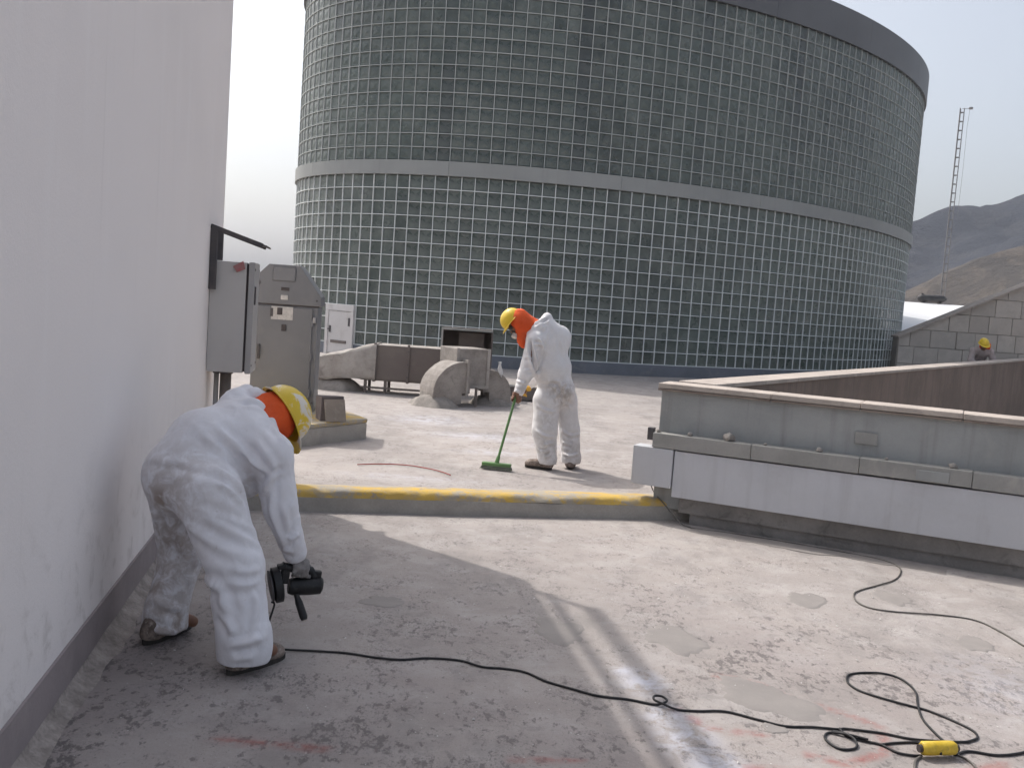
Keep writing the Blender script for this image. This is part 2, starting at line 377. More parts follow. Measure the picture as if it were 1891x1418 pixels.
def paint(me, v, near):
    x, y = v[:, 0], v[:, 1]; col = np.zeros((len(v), 4)); col[:, 3] = 1
    if near:
        red = np.zeros(len(v))
        for pts, w in (([(1.06, 4.44), (1.24, 4.36), (1.383, 4.157)], .04), ([(1.46, 4.16), (1.551, 4.10), (1.655, 3.98), (1.64, 3.86)], .035), ([(1.62, 3.84), (1.587, 3.73), (1.396, 3.6), (1.27, 3.66)], .04),
                       ([(.80, 4.0), (.90, 3.84), (1.12, 3.80)], .035), ([(1.0, 3.50), (1.5, 3.46), (2.2, 3.56)], .06), ([(-1.0, 3.44), (-.6, 3.43)], .04), ([(.1, 3.45), (.35, 3.47)], .03), ([(1.9, 3.62), (2.05, 3.7)], .04)):
            red = np.maximum(red, np.clip(1-seg_d(x, y, pts)/w, 0, 1)*.85)
        blue = np.zeros(len(v))
        for px, py, r in ((.70, 4.27, .12), (.80, 3.72, .14), (.74, 3.92, .10), (.87, 3.50, .13), (.62, 4.4, .06)):
            blue = np.maximum(blue, np.clip(1.25-np.hypot((x-px), (y-py)*.7)/r, 0, 1)*.8)
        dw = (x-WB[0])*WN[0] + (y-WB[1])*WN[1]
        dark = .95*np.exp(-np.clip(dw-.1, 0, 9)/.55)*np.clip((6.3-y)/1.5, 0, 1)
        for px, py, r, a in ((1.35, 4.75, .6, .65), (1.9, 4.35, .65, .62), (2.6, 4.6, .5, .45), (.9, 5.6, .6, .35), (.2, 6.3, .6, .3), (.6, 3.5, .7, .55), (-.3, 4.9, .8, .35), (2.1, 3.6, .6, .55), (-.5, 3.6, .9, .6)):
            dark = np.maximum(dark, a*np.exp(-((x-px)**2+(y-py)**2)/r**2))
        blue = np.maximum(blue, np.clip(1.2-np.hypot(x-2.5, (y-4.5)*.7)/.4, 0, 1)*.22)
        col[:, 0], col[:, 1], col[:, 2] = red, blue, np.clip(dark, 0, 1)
    else:
        blue = np.zeros(len(v))
        for px, py, rx_, ry_ in ((-.3, 11.0, .7, .35), (.5, 10.6, .5, .2), (-.1, 9.9, .5, .18), (-1.0, 12.2, .6, .5), (-.8, 8.2, .8, .12)):
            blue = np.maximum(blue, np.clip(1.2-np.hypot((x-px)/rx_, (y-py)/ry_), 0, 1)*.5)
        col[:, 1] = blue; col[:, 2] = .12
    at = me.color_attributes.new('stain', 'FLOAT_COLOR', 'POINT'); at.data.foreach_set('color', col.ravel().astype(np.float32))

def h_low(X, Y):
    return .006*vnoise(X, Y, .9) + .003*vnoise(X, Y, 4.0, 3) + .0016*vnoise(X, Y, 17, 5)
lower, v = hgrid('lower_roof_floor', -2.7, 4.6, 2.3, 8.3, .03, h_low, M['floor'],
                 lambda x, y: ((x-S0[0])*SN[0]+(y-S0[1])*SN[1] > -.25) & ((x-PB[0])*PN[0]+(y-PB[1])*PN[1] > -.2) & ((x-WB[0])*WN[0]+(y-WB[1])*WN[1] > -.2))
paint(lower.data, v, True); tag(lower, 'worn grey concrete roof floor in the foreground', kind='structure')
low_out = MB(); low_out.add([(-12, -8, -.03), (14, -8, -.03), (14, 2.32, -.03), (-12, 2.32, -.03)], [(0, 1, 2, 3)])
low_out.add([(4.55, 2.3, -.03), (14, 2.3, -.03), (14, 2.2, -.03), (4.55, 6.35, -.03)], [(0, 1, 2, 3)])
lo = low_out.build('roof_floor_edge', M['floor']); tag(lo, kind='structure')

def h_up(X, Y): return UP + .008*vnoise(X, Y, .7, 9) + .003*vnoise(X, Y, 3, 2)
F0 = V(1.258, 8.014, 0)
upper, v = hgrid('upper_roof_floor', -9, 20, 7.2, 46, .13, h_up, M['floor'],
                 lambda x, y: ((x-S0[0])*SN[0]+(y-S0[1])*SN[1] < -.1) & ((x-F0[0])*FN[0]+(y-F0[1])*FN[1] < .2) & ~((y < 8) & (x < -2.6)))
paint(upper.data, v, False); tag(upper, 'dusty upper roof floor beyond the yellow kerb', kind='structure')

# kerb: rounded yellow nosing over a grey face
k = MB(); prof = [(.012, -.03), (.006, .035), (.002, .085), (.0, .112)]
nose = [(.0, .112), (-.004, .128), (-.010, .142), (-.022, .156), (-.05, .168), (-.10, .172), (-.17, .169), (-.25, .161), (-.33, .150), (-.40, .137), (-.45, .122)]
def sweep(prof, n, L0, L1, wob):
    vs, fs = [], []
    for i in range(n+1):
        s = L0+(L1-L0)*i/n
        for j, (o, z) in enumerate(prof):
            w = wob*mnoise.noise(Vector((s*3, j*.4, 1))) + wob*.5*mnoise.noise(Vector((s*11, j, 4)))
            vs.append(S0 + SD*s + SN*(o+w) + V(0, 0, z+w*.7))
    m_ = len(prof)
    for i in range(n):
        for j in range(m_-1): fs.append((i*m_+j, (i+1)*m_+j, (i+1)*m_+j+1, i*m_+j+1))
    return vs, fs
kf = MB().add(*sweep(prof, 90, -1.2, 3.2, .005)); kn = MB().add(*sweep(nose, 220, -1.2, 3.2, .012))
kerb = kf.build('kerb', M['kerbface'], None, True); tag(kerb, 'grey kerb face with a worn yellow painted nosing across the roof', kind='structure')
kn.build('kerb_nosing', M['kerb'], kerb, True)

# cement patches on the lower floor: irregular thin sheets, sunk edges
def fz(x, y): return .006*mnoise.noise(Vector((x*.9, y*.9, 0)))+.003*mnoise.noise(Vector((x*4, y*4, 3)))+.0016*mnoise.noise(Vector((x*17, y*17, 5)))
def patch(cx, cy, a, b, rot, seed, mat='cement', z=.008, ragged=.24):
    mb = MB(); n = 48; vs = [(cx, cy, fz(cx, cy)+.004)]; rings = (.2, .4, .6, .78, .92, 1.0)
    for ring in rings:
        for i in range(n):
            t = 2*math.pi*i/n; r = 1 + ragged*2*mnoise.noise(Vector((math.cos(t)*1.4, math.sin(t)*1.4, seed))) + ragged*mnoise.noise(Vector((math.cos(t)*5, math.sin(t)*5, seed)))
            x, y = a*r*ring*math.cos(t), b*r*ring*math.sin(t); X, Y = cx+x*math.cos(rot)-y*math.sin(rot), cy+x*math.sin(rot)+y*math.cos(rot)
            vs.append((X, Y, fz(X, Y)+(.004 if ring < .95 else -.001)))
    fs = [(0, 1+i, 1+(i+1) % n) for i in range(n)] + [(1+j*n+i, 1+(j+1)*n+i, 1+(j+1)*n+(i+1) % n, 1+j*n+(i+1) % n) for j in range(len(rings)-1) for i in range(n)]
    mb.add(vs, fs); return mb.build('cement_patch', M[mat], lower, True)
for q in ((-.62, 5.19, .125, .10, .05, 1), (.34, 4.90, .13, .20, .2, 2), (1.90, 5.80, .13, .15, -.4, 3), (2.476, 5.95, .10, .17, .3, 4), (2.63, 5.18, .11, .13, -.6, 5),
          (.95, 4.90, .16, .19, .3, 6), (1.25, 4.20, .25, .17, -.75, 7), (1.19, 3.88, .06, .05, 0, 8)):
    patch(*q)
# scraped strip of cement along the parapet foot
mb = MB(); vs, fs = [], []
for i in range(61):
    s = .12+i*.031; w = .19+.09*mnoise.noise(Vector((s*2.5, 0, 7)))+.02*mnoise.noise(Vector((s*12, 0, 7)))
    for o in (.11, .11+w): q = PB+PD*s+PN*o; vs.append(q+V(0, 0, fz(q[0], q[1])+.004))
for i in range(60): fs.append((2*i, 2*i+1, 2*i+3, 2*i+2))
mb.add(vs, fs).build('cement_strip', M['cement'], lower)

wf = MB().add([(0, 5, -3), (40, 5, -3), (40, 34, -3), (0, 34, -3)], [(0, 1, 2, 3)]).build('light_well_floor', M['well']); tag(wf, kind='structure')
g = MB(); R_ = 1200
g.add([(R_*math.cos(a), R_*math.sin(a), -9) for a in np.linspace(0, 2*math.pi, 48, endpoint=False)], [tuple(range(48))])
gr = g.build('ground', M['ground']); tag(gr, kind='structure')

# ---------------------------------------------------------------- hills
def hill(name, mat, ridge, depth, foot, label, seed, rough):
    xs = np.linspace(ridge[0][0], ridge[-1][0], 150); rz = np.interp(xs, [r[0] for r in ridge], [r[2] for r in ridge]); ry = np.interp(xs, [r[0] for r in ridge], [r[1] for r in ridge])
    nr = 60; vs = []
    for j in range(nr+1):
        t = j/nr
        for i, x in enumerate(xs):
            u = 1-abs(t*1.6-1) if t < 1/1.6+.001 else 1-(t*1.6-1)/.6
            y = ry[i] + (t*1.6-1)*depth
            base = u**1.15 if u > 0 else 0
            nz = mnoise.fractal(Vector((x*.011+seed, y*.011, seed)), .9, 2.1, 6)
            gul = abs(mnoise.noise(Vector((x*.02+seed, y*.006, 4))))
            z = foot+(rz[i]-foot)*base + rough*(nz-.6*gul)*(base*(1.15-base)*3)
            if abs(t-1/1.6) < .02: z += rough*.10*nz
            vs.append((x, y, z))
    n = len(xs); fs = [(j*n+i, j*n+i+1, (j+1)*n+i+1, (j+1)*n+i) for j in range(nr) for i in range(n-1)]
    o = MB().add(vs, fs).build(name, mat, None, True); tag(o, label, kind='structure'); return o
hill('hill', M['hill_far'], [(60, 470, 18), (120, 455, 42), (150, 450, 52), (180, 450, 58.2), (190, 450, 61.5), (197, 450, 63.2), (207, 450, 62), (217, 450, 63), (229, 450, 67.3), (260, 445, 74), (330, 450, 82), (460, 480, 70)], 260, -9, 'far hazy bare hill behind the roof', 3.1, 15)
hill('hill', M['hill_near'], [(70, 265, -4), (95, 262, 9), (106, 260, 14), (115, 260, 18.5), (121, 260, 21.8), (134, 260, 27.5), (160, 260, 35), (210, 265, 44), (280, 290, 40)], 130, -9, 'nearer brown hillside behind the roof', 8.7, 8)

# ================================================================== GLASS DRUM
s = .317; DC = V(12.006*s, 102.317*s, 0); DA, DB = 23.001*s, 37.829*s; PH = -.847
DU, DV = V(math.cos(PH), math.sin(PH), 0), V(-math.sin(PH), math.cos(PH), 0)
def ep(t, off=0.0):
    p = DC + DU*DA*math.cos(t) + DV*DB*math.sin(t); n = nrm(DU*math.cos(t)/DA + DV*math.sin(t)/DB)
    return p+n*off, n
zk = lambda q: 1.68+(9.021-q)*s
ZB, ZT0, ZT = zk(0), zk(-1.053), zk(-15.053)
Z_CAP = ZT+2.75*s
# reference: a column joint lies on the ray towards (-.0829, 1) at the lower tier
ta = np.linspace(-math.pi, math.pi, 200001)
ex = DC[0]+DU[0]*DA*np.cos(ta)+DV[0]*DB*np.sin(ta); ey = DC[1]+DU[1]*DA*np.cos(ta)+DV[1]*DB*np.sin(ta)
REFRAY = -.09302
near_side = ey < DC[1] + (ex-DC[0])*-.2
i0 = int(np.argmin(np.where(near_side, np.abs(ex/ey-REFRAY), 9)))
arc = np.concatenate([[0], np.cumsum(np.hypot(np.diff(ex), np.diff(ey)))]); per = arc[-1]
NC = round(per/s); pitch = per/NC
def t_at(c):   # column joint number c, counted from the reference joint
    return float(np.interp((arc[i0]+c*pitch) % per, arc, ta))
# direction: make columns increase to the right in view
if ep(t_at(1))[0][0] < ep(t_at(0))[0][0]:
    _t = t_at; t_at = lambda c: _t(-c)

drum = thing('glass_block_drum', tuple(DC+V(0, 0, UP)), 'tall round building clad in green-grey glass blocks behind the workers', 'building')
def ring(name, z0, z1, o0, o1, mat, parent, t_list, closed=False):
    vs, fs = [], []
    for t in t_list:
        for o, z in ((o0, z0), (o1, z0), (o1, z1), (o0, z1)):
            p, _ = ep(t, o); vs.append((p[0], p[1], z))
    n = len(t_list)
    for i in range(n if closed else n-1):
        j = (i+1) % n
        for q in range(4): fs.append((i*4+q, j*4+q, j*4+(q+1) % 4, i*4+(q+1) % 4))
    if not closed: fs += [(0, 1, 2, 3), ((n-1)*4+3, (n-1)*4+2, (n-1)*4+1, (n-1)*4)]
    return MB().add(vs, fs).build(name, mat, parent, False, .4)
full_t = [2*math.pi*i/240 for i in range(240)]
ring('core', zk(13)-.002, ZT+.02, -.4, -.05, M['mortar_old'], drum, full_t, True)
def ribs(rows, mat, z0, z1, jw, pr):
    mb = MB(); tl = [t_at(c*.5) for c in range(2*C0-2, 2*C1+3)]; h = jw/2
    for z in rows:
        vs, fs = [], []
        for t in tl:
            for o, zz in ((-.06, z-h), (pr, z-h), (pr, z+h), (-.06, z+h)): p, _ = ep(t, o); vs.append((p[0], p[1], zz))
        for i in range(len(tl)-1):
            for q in range(4): fs.append((i*4+q, i*4+4+q, i*4+4+(q+1) % 4, i*4+(q+1) % 4))
        mb.add(vs, fs)
    for c in range(C0, C1+1):
        p, nn = ep(t_at(c)); tx = V(-nn[1], nn[0], 0); mb.box(p+nn*(pr-.062)/2+V(0, 0, (z0+z1)/2), (jw, pr+.058, z1-z0), [tx, nn, V(0, 0, 1)])
    return mb.build('mortar_grid', mat, drum)
ring('base_strip', UP-.05, zk(13)-.004, -.35, .02, M['base_blue'], drum, full_t, True)
C0, C1 = -34, 98
ribs([zk(q) for q in range(1, 13)]+[zk(13)+.008], M['mortar'], zk(13), ZB+.02, .020, .004)
ribs([ZT0+q*s for q in range(1, 14)], M['mortar_old'], ZT0-.02, ZT+.02, .020, .004)
for c in range(-38, 104, 13):                 # band and cap in curved panels with open joints
    tl = [t_at(c+.008+i*12.984/13*1.0) for i in range(14)]
    ring('band_panel', ZB, ZT0, -.25, .055, M['band'], drum, tl)
    ring('cap_panel', ZT, Z_CAP, -.25, .058, M['cap'], drum, tl)
lid = MB(); lid.add([tuple(ep(t, 0.0)[0][:2])+(Z_CAP-.03,) for t in full_t], [tuple(range(240))]); lid.build('flat_roof', M['cap'], drum)

def block_mesh(name, pos_list, rnds, peak=0.0):
    """pillowed glass block faces; each given by centre, tangent, normal"""
    h = .5*s*.95; b = .05; vs, fs, uvs, rv = [], [], [], []
    for (c, tx, nn), r in zip(pos_list, rnds):
        n0 = len(vs); zz = V(0, 0, 1)
        for k_, (e, o) in enumerate(((h, -.03), (h-.022, -.014), (h-b, -.018))):
            for sx, sz in ((-1, -1), (1, -1), (1, 1), (-1, 1)):
                vs.append(c+tx*e*sx+zz*e*sz+nn*o); uvs.append((.5+.5*sx*e/h, .5+.5*sz*e/h)); rv.append(r)
        for k_ in range(2):
            for q in range(4): fs.append((n0+4*k_+q, n0+4*k_+(q+1) % 4, n0+4*k_+4+(q+1) % 4, n0+4*k_+4+q))
        vs.append(c+nn*(-.018+(peak if np.isscalar(peak) else peak[len(vs)//13]))); uvs.append((.5, .5)); rv.append(r)
        fs += [(n0+8+q, n0+8+(q+1) % 4, n0+12) for q in range(4)]
    me = bpy.data.meshes.new(name); me.from_pydata([tuple(q) for q in vs], [], fs); me.update()
    lay = me.uv_layers.new(name='UVMap'); li = np.array([l.vertex_index for l in me.loops]); lay.data.foreach_set('uv', np.array(uvs)[li].ravel().astype(np.float32))
    at = me.attributes.new('rnd', 'FLOAT', 'POINT'); at.data.foreach_set('value', np.array(rv, np.float32))
    return me
_jr = [ep(t_at(c))[0] for c in range(-14, 1)]; _jr = [q[0]/q[1] for q in _jr]
JL, JR = [int(np.argmin(np.abs(np.array(_jr)-q)))-14 for q in (-.1987, -.1683)]
DOOR = tuple(range(JL, JR))                    # columns taken by the door
variants = [block_mesh('glass_block', [(V(0, 0, 0), V(1, 0, 0), V(0, -1, 0))], [q]) for q in np.linspace(0, 1, 7)]
for me in variants: me.materials.append(M['glass'])
uvariants = [block_mesh('glass_block', [(V(0, 0, 0), V(1, 0, 0), V(0, -1, 0))], [q], .013) for q in np.linspace(0, 1, 7)]
for me in uvariants: me.materials.append(M['glass'])
dvariants = [block_mesh('glass_block', [(V(0, 0, 0), V(1, 0, 0), V(0, -1, 0))], [q]) for q in (.2, .8)]
for me in dvariants: me.materials.append(M['glass_dark'])
cells = []
for c in range(C0, C1):
    p0, _ = ep(t_at(c)); p1, _ = ep(t_at(c+1)); mid = (p0+p1)/2; tx = nrm(p1-p0); nn = V(tx[1], -tx[0], 0)
    for r in range(27):
        if r < 13:
            if c in DOOR and r >= 10: continue
            z = (zk(r)+zk(r+1))/2; dark = False
        else:
            q = r-13; z = ZT0+(q+.5)*s; dark = c % 10 == 0
        cpos = mid+V(0, 0, z); view = V(0, 0, 1.68)-cpos; dist = np.linalg.norm(view); score = max(0, nn@view)/dist**3
        hidden = z < .9 and -6 < c < 5
        inframe = z < 1.68+dist*.315
        cells.append((score if inframe and not hidden else 0, cpos, tx, nn, dark))
cells.sort(key=lambda q: -q[0])
off = wloc(drum)
for i, (sc_, cpos, tx, nn, dark) in enumerate(cells[:298]):
    me = random.choice(dvariants if dark else (uvariants if cpos[2] > ZB else variants))
    o = bpy.data.objects.new('glass_block', me); COL.objects.link(o); o.parent = drum
    o.matrix_local = Matrix(((tx[0], -nn[0], 0, cpos[0]-off[0]), (tx[1], -nn[1], 0, cpos[1]-off[1]), (0, 0, 1, cpos[2]-off[2]), (0, 0, 0, 1)))
for dk in (False, True):
    rest = [q for q in cells[298:] if q[4] == dk]
    me = block_mesh('glass_blocks', [(q[1]-off, q[2], q[3]) for q in rest], RNG.random(len(rest)), [.013 if q[1][2] > ZB and not dk else 0. for q in rest])
    o = link('glass_blocks', me, M['glass_dark' if dk else 'glass'], drum); o['kind'] = 'stuff'

# door in the drum
pa, _ = ep(t_at(JL)); pb, _ = ep(t_at(JR)); dt = nrm(pb-pa); dn = V(dt[1], -dt[0], 0); dw = np.linalg.norm(pb-pa); dm = (pa+pb)/2
zt = zk(10); dax = [dt, -dn, V(0, 0, 1)]
door = MB().box(dm+V(0, 0, (zt-.16+UP+.02)/2)+dn*.03, (dw-.2, .05, zt-.16-UP-.04), dax, .006).build('door', M['door'], drum)
fr = MB(); fr.box(dm+V(0, 0, zt-.08)+dn*.03, (dw, .09, .16), dax); 
for sg in (-1, 1): fr.box(dm+dt*sg*(dw/2-.05)+V(0, 0, (zt-.16+UP)/2)+dn*.03, (.1, .09, zt-.16-UP), dax)
fr.build('door_frame', M['door'], drum, bev=.006)
MB().box(dm+dt*(dw/2-.13)+V(0, 0, zt-.42)+dn*.07, (.05, .04, .2), dax, .008).build('hinge', M['steel_dark'], door)
hd = MB(); hd.box(dm-dt*(dw/2-.17)+V(0, 0, zt-.62)+dn*.065, (.05, .03, .16), dax, .006); hd.cyl(dm-dt*(dw/2-.17)+V(0, 0, zt-.62)+dn*.09, dm-dt*(dw/2-.17)+V(0, 0, zt-.62)+dn*.14, .014, n=10)
hd.build('handle', M['steel_dark'], door)
MB().box(dm+V(0, 0, UP+.32)+dn*.06, (dw*.55, .03, .07), dax, .006).build('kick_rail', M['duct_brown'], door)

# ================================================================== WHITE BUILDING, left
def wp(s_, o, z): return WB + WD*s_ + WN*o + V(0, 0, z)
WAX = [WD, WN, V(0, 0, 1)]
bld = thing('white_building', tuple(wp(0, -2, 0)), 'white rendered building with a grey skirting at the edge of the picture', 'building')
b = MB(); b.box(wp((W_END-7)/2, -2.5, (W_H+.0)/2), (W_END+7, 5.0, W_H), WAX); b.build('wall', M['wall'], bld, bev=.012)
b = MB(); b.box(wp((W_END-7)/2, .006, .108), (W_END+7-.004, .012, .215), WAX); b.build('skirting', M['skirt'], bld)
vs, fs = [], []; n = 140
for i in range(n+1):
    s_ = -2+(W_END+2.0)*i/n
    for j, (o, z) in enumerate(((.0125, .055), (.03, .034), (.065, .012), (.10, -.004))):
        w = .010*mnoise.noise(Vector((s_*7, j, 2)))+.012*mnoise.noise(Vector((s_*2, j*.3, 8)))
        vs.append(wp(s_, o+(w if j else 0), z+(UP if s_ > 3.95 else 0)+w*.5))
for i in range(n):
    for j in range(3): fs.append((i*4+j, (i+1)*4+j, (i+1)*4+j+1, i*4+j+1))
MB().add(vs, fs).build('mortar_fillet', M['fillet'], bld, True)
# guard rail on the roof edge (its shadow falls on the floor)
gr_ = MB(); gr_.tube([wp(-6.5, -.06, W_H+.26), wp(W_END-.1, -.06, W_H+.26)], .035, 10); r1 = gr_.build('rail', M['steel_light'], bld, True)
MB().tube([wp(-6.5, -.06, W_H+.66), wp(W_END-.1, -.06, W_H+.66)], .05, 10).build('rail', M['steel_light'], bld, True)
for s_ in (W_END-.14, W_END-3.0, W_END-6.0, W_END-9): MB().tube([wp(s_, -.06, W_H-.02), wp(s_, -.06, W_H+.66)], .025, 8).build('rail_post', M['steel_light'], bld, True)

# ---------------------------------------------------------------- electrical box on that wall
eb = thing('electrical_box', tuple(wp(4.5, .15, 1.0)), 'grey steel electrical box fixed to the white wall', 'electrical box')
b = MB(); b.box(wp(4.52, .137, 1.425), (.42, .27, .85), WAX, .006); b.build('case', M['steel_box'], eb)
b = MB(); b.box(wp(4.52, .2805, 1.425), (.40, .012, .83), WAX); b.build('gasket', M['seam'], eb)
dr = MB().box(wp(4.52, .3105, 1.425), (.44, .045, .86), WAX, .008).build('door', M['steel_light'], eb)
MB().box(wp(4.36, .338, 1.60), (.03, .012, .14), WAX, .003).build('handle', M['steel_dark'], dr)
vs = [wp(4.298, .17, 1.815), wp(4.298, .245, 1.86), wp(4.298, .262, 1.80), wp(4.298, .2, 1.77)]
mb = MB(); mb.add(vs + [q - WD*.003 for q in vs], [(0, 1, 2, 3), (7, 6, 5, 4), (0, 4, 5, 1), (1, 5, 6, 2), (2, 6, 7, 3), (3, 7, 4, 0)]); mb.build('red_label', mottled('faded_red_label', (.45, .13, .13), (.38, .2, .19), 20, .8), eb)
for o, r in ((.06, .02), (.13, .045)): MB().tube([wp(4.5, o, 1.0), wp(4.5, o, .10)], r, 12).build('conduit', M['steel_light' if r < .03 else 'duct_brown'], eb, True)

for z in (1.12, 1.42, 1.72): MB().cyl(wp(4.738, .31, z-.03), wp(4.738, .31, z+.03), .012, n=10).build('hinge', M['steel_dark'], dr)
for o_ in (.06, .13): MB().cyl(wp(4.5, o_, .975), wp(4.5, o_, 1.004), .055 if o_ > .1 else .03, n=14).build('cable_gland', M['steel_dark'], eb)
for z in (1.06, 1.80):
    for s_ in (4.335, 4.70): MB().cyl(wp(s_, .332, z), wp(s_, .337, z), .009, n=8).build('screw', M['steel_dark'], dr)
br = thing('wall_bracket', tuple(wp(4.27, .03, 1.63)), 'dark steel angle bracket above the electrical box', 'bracket')
MB().box(wp(4.27, .027, 1.865), (.05, .05, .47), WAX, .003).build('upright', M['steel_dark'], br)
MB().box(wp(4.62, .027, 1.98), (.06, .05, .24), WAX, .003).build('upright', M['steel_dark'], br)
a0, a1 = wp(4.27, .0, 2.105), wp(4.27, .385, 1.985); ad = nrm(a1-a0); an = np.cross(WD, ad)
for s_ in (0, .35):
    MB().box((a0+a1)/2+WD*s_, (np.linalg.norm(a1-a0), .045, .035), [ad, WD, an], .003).build('arm', M['steel_dark'], br)
MB().box(wp(4.445, .395, 1.988), (.40, .05, .012), [WD, ad, an]).build('cross_strip', M['steel_dark'], br)

# ---------------------------------------------------------------- plinth, cabinet, carton
pl = thing('plinth', (-2.1, 10.1, UP), 'low concrete plinth with a worn yellow top edge under the grey cabinet', 'plinth')
poly = [(-1.524, 10.26), (-2.40, 8.82), (-3.5, 9.4), (-3.2, 11.2), (-2.0, 11.1)]
MB().prism(poly, UP-.03, .30).build('body', M['kerbface'], pl, bev=.012)
c_ = np.mean(poly, 0); poly2 = [tuple(c_+(np.array(q)-c_)*1.006) for q in poly]
MB().prism(poly2, .301, .345).build('painted_top', M['kerb_flat'], pl, bev=.014)
cb = thing('electrical_cabinet', (-2.5, 10.6, .345), 'tall grey steel electrical cabinet with a sloped hood', 'cabinet')
X0, X1, Y0, Y1 = -2.86, -2.17, 10.42, 10.95
MB().box(((X0+X1)/2, (Y0+Y1)/2, (.345+1.49)/2), (X1-X0, Y1-Y0, 1.49-.345), None, .01).build('body', M['steel_grey'], cb)
hood = MB(); prof = [(X0-.02, 1.50), (X1+.025, 1.50), (X1+.025, 1.60), (-2.385, 1.925), (-2.71, 1.925), (X0-.02, 1.75)]
n = len(prof); hood.add([(x, Y0-.02, z) for x, z in prof]+[(x, Y1+.02, z) for x, z in prof], [tuple(range(n)), tuple(range(n, 2*n))[::-1]]+[(i, n+i, n+(i+1) % n, (i+1) % n) for i in range(n)])
hd = hood.build('hood', M['steel_grey'], cb, bev=.008)
MB().box((-2.545, Y0-.027, 1.825), (.24, .012, .15), None, .01).build('embossed_panel', M['steel_grey'], hd)
MB().box((-2.53, Y0-.024, 1.665), (.085, .012, .035), None, .003).build('nameplate', M['seam'], hd)
MB().box((-2.535, Y0-.024, 1.575), (.075, .01, .05), None, .003).build('sticker', M['sticker'], hd)
MB().box(((X0+X1)/2, Y0+.02, 1.495), (X1-X0+.004, .06, .012)).build('seam', M['seam'], cb)
dr = MB().box(((X0+X1)/2-.02, Y0-.012, .92), (X1-X0-.08, .022, 1.10), None, .006).build('door', M['steel_grey'], cb)
MB().box((-2.55, Y0-.026, 1.405), (.23, .004, .14)).build('sticker', M['sticker'], dr)
MB().box((-2.575, Y0-.0305, 1.425), (.055, .004, .075)).build('printed_mark', M['seam'], dr)
MB().box((-2.66, Y0-.0305, 1.41), (.03, .004, .09)).build('printed_mark', M['steel_dark'], dr)
MB().box((-2.525, Y0-.028, 1.25), (.05, .012, .07), None, .003).build('small_plate', M['seam'], dr)
MB().box((X1-.035, Y0-.028, 1.35), (.03, .03, .06), None, .008).build('latch', M['steel_light'], cb)
MB().cyl((X0+.05, Y0-.03, 1.72), (X0+.05, Y0-.005, 1.72), .022, n=12).build('lifting_eye', M['steel_dark'], hd)
for z in (.55, .95, 1.32): MB().cyl((X1-.055, Y0-.03, z-.04), (X1-.055, Y0-.03, z+.04), .012, n=10).build('hinge', M['steel_grey'], cb)
for x in (X0+.04, X1-.02):
    for z in (1.56, .45): MB().cyl((x, Y0-.03, z), (x, Y0-.005, z), .011, n=8).build('bolt', M['steel_dark'], cb)
MB().box((-2.78, Y0-.035, .98), (.03, .03, .16), None, .008).build('handle', M['steel_dark'], cb)
cb.rotation_euler.z = rad(7)
ct = thing('cardboard_carton', (-1.93, 9.95, .345), 'small crumpled brown carton lying on the yellow-edged plinth', 'carton')
cax = [nrm(V(.8, .35, 0)), nrm(V(-.35, .8, 0)), V(0, 0, 1)]
mb = MB(); mb.box(V(-1.88, 9.98, .345+.125), (.24, .26, .25), cax, .012); o = mb.build('carton_body', M['card_dark'], ct)
for v_ in o.data.vertices: v_.co += Vector((.02*mnoise.noise(v_.co*9), .02*mnoise.noise(v_.co*9+Vector((5, 0, 0))), .03*mnoise.noise(v_.co*5)))
tilt = [nrm(V(.86, .5, .0)), nrm(V(-.46, .8, -.35)), nrm(V(-.17, .3, .93))]
MB().box(V(-1.79, 9.81, .345+.118), (.22, .012, .235), tilt, .004).build('flap', M['card'], ct)

# ================================================================== DUCTS behind the kerb
vd = thing('ventilation_duct', (-1.2, 14.6, UP), 'dusty ventilation duct run with a plastered elbow and a brown metal box', 'duct')
def rough_up(o, amp, sc, sub=2):
    bm = bmesh.new(); bm.from_mesh(o.data); bmesh.ops.subdivide_edges(bm, edges=bm.edges[:], cuts=sub, use_grid_fill=True)
    for v_ in bm.verts: v_.co += Vector((mnoise.noise(v_.co*sc), mnoise.noise(v_.co*sc+Vector((9, 0, 0))), mnoise.noise(v_.co*sc+Vector((0, 9, 0)))))*amp
    bm.to_mesh(o.data); bm.free(); o.data.polygons.foreach_set('use_smooth', [True]*len(o.data.polygons))
def sweep_rect(path, wdir, w, h):
    """rectangular duct swept along a path; wdir: constant width direction"""
    vs, fs = [], []; n = len(path)
    for i, p in enumerate(path):
        t = nrm(path[min(i+1, n-1)]-path[max(i-1, 0)]); nn = nrm(np.cross(t, wdir))
        for a, b_ in ((-1, -1), (1, -1), (1, 1), (-1, 1)): vs.append(p+wdir*a*w/2+nn*b_*h/2)
    for i in range(n-1):
        for q in range(4): fs.append((i*4+q, i*4+(q+1) % 4, i*4+4+(q+1) % 4, i*4+4+q))
    fs += [(0, 1, 2, 3), (n*4-1, n*4-2, n*4-3, n*4-4)]
    return MB().add(vs, fs)
ea = rad(208); e_dir = V(math.cos(ea), math.sin(ea), 0); e_w = V(-e_dir[1], e_dir[0], 0)
start = V(-.72, 14.22, .555)
path = [start, start+e_dir*.12] + [start+e_dir*(.12+.24*math.sin(a))+V(0, 0, -.24*(1-math.cos(a))) for a in np.linspace(.2, math.pi/2, 8)] 
path.append(path[-1]+V(0, 0, -.16))
o = sweep_rect([np.array(q) for q in path], e_w, .50, .46).build('elbow', M['duct'], vd, bev=.012); rough_up(o, .010, 5, 1); o.data.polygons.foreach_set('use_smooth', [False]*len(o.data.polygons))
bx = [V(math.cos(rad(30)), math.sin(rad(30)), 0), V(-math.sin(rad(30)), math.cos(rad(30)), 0), V(0, 0, 1)]
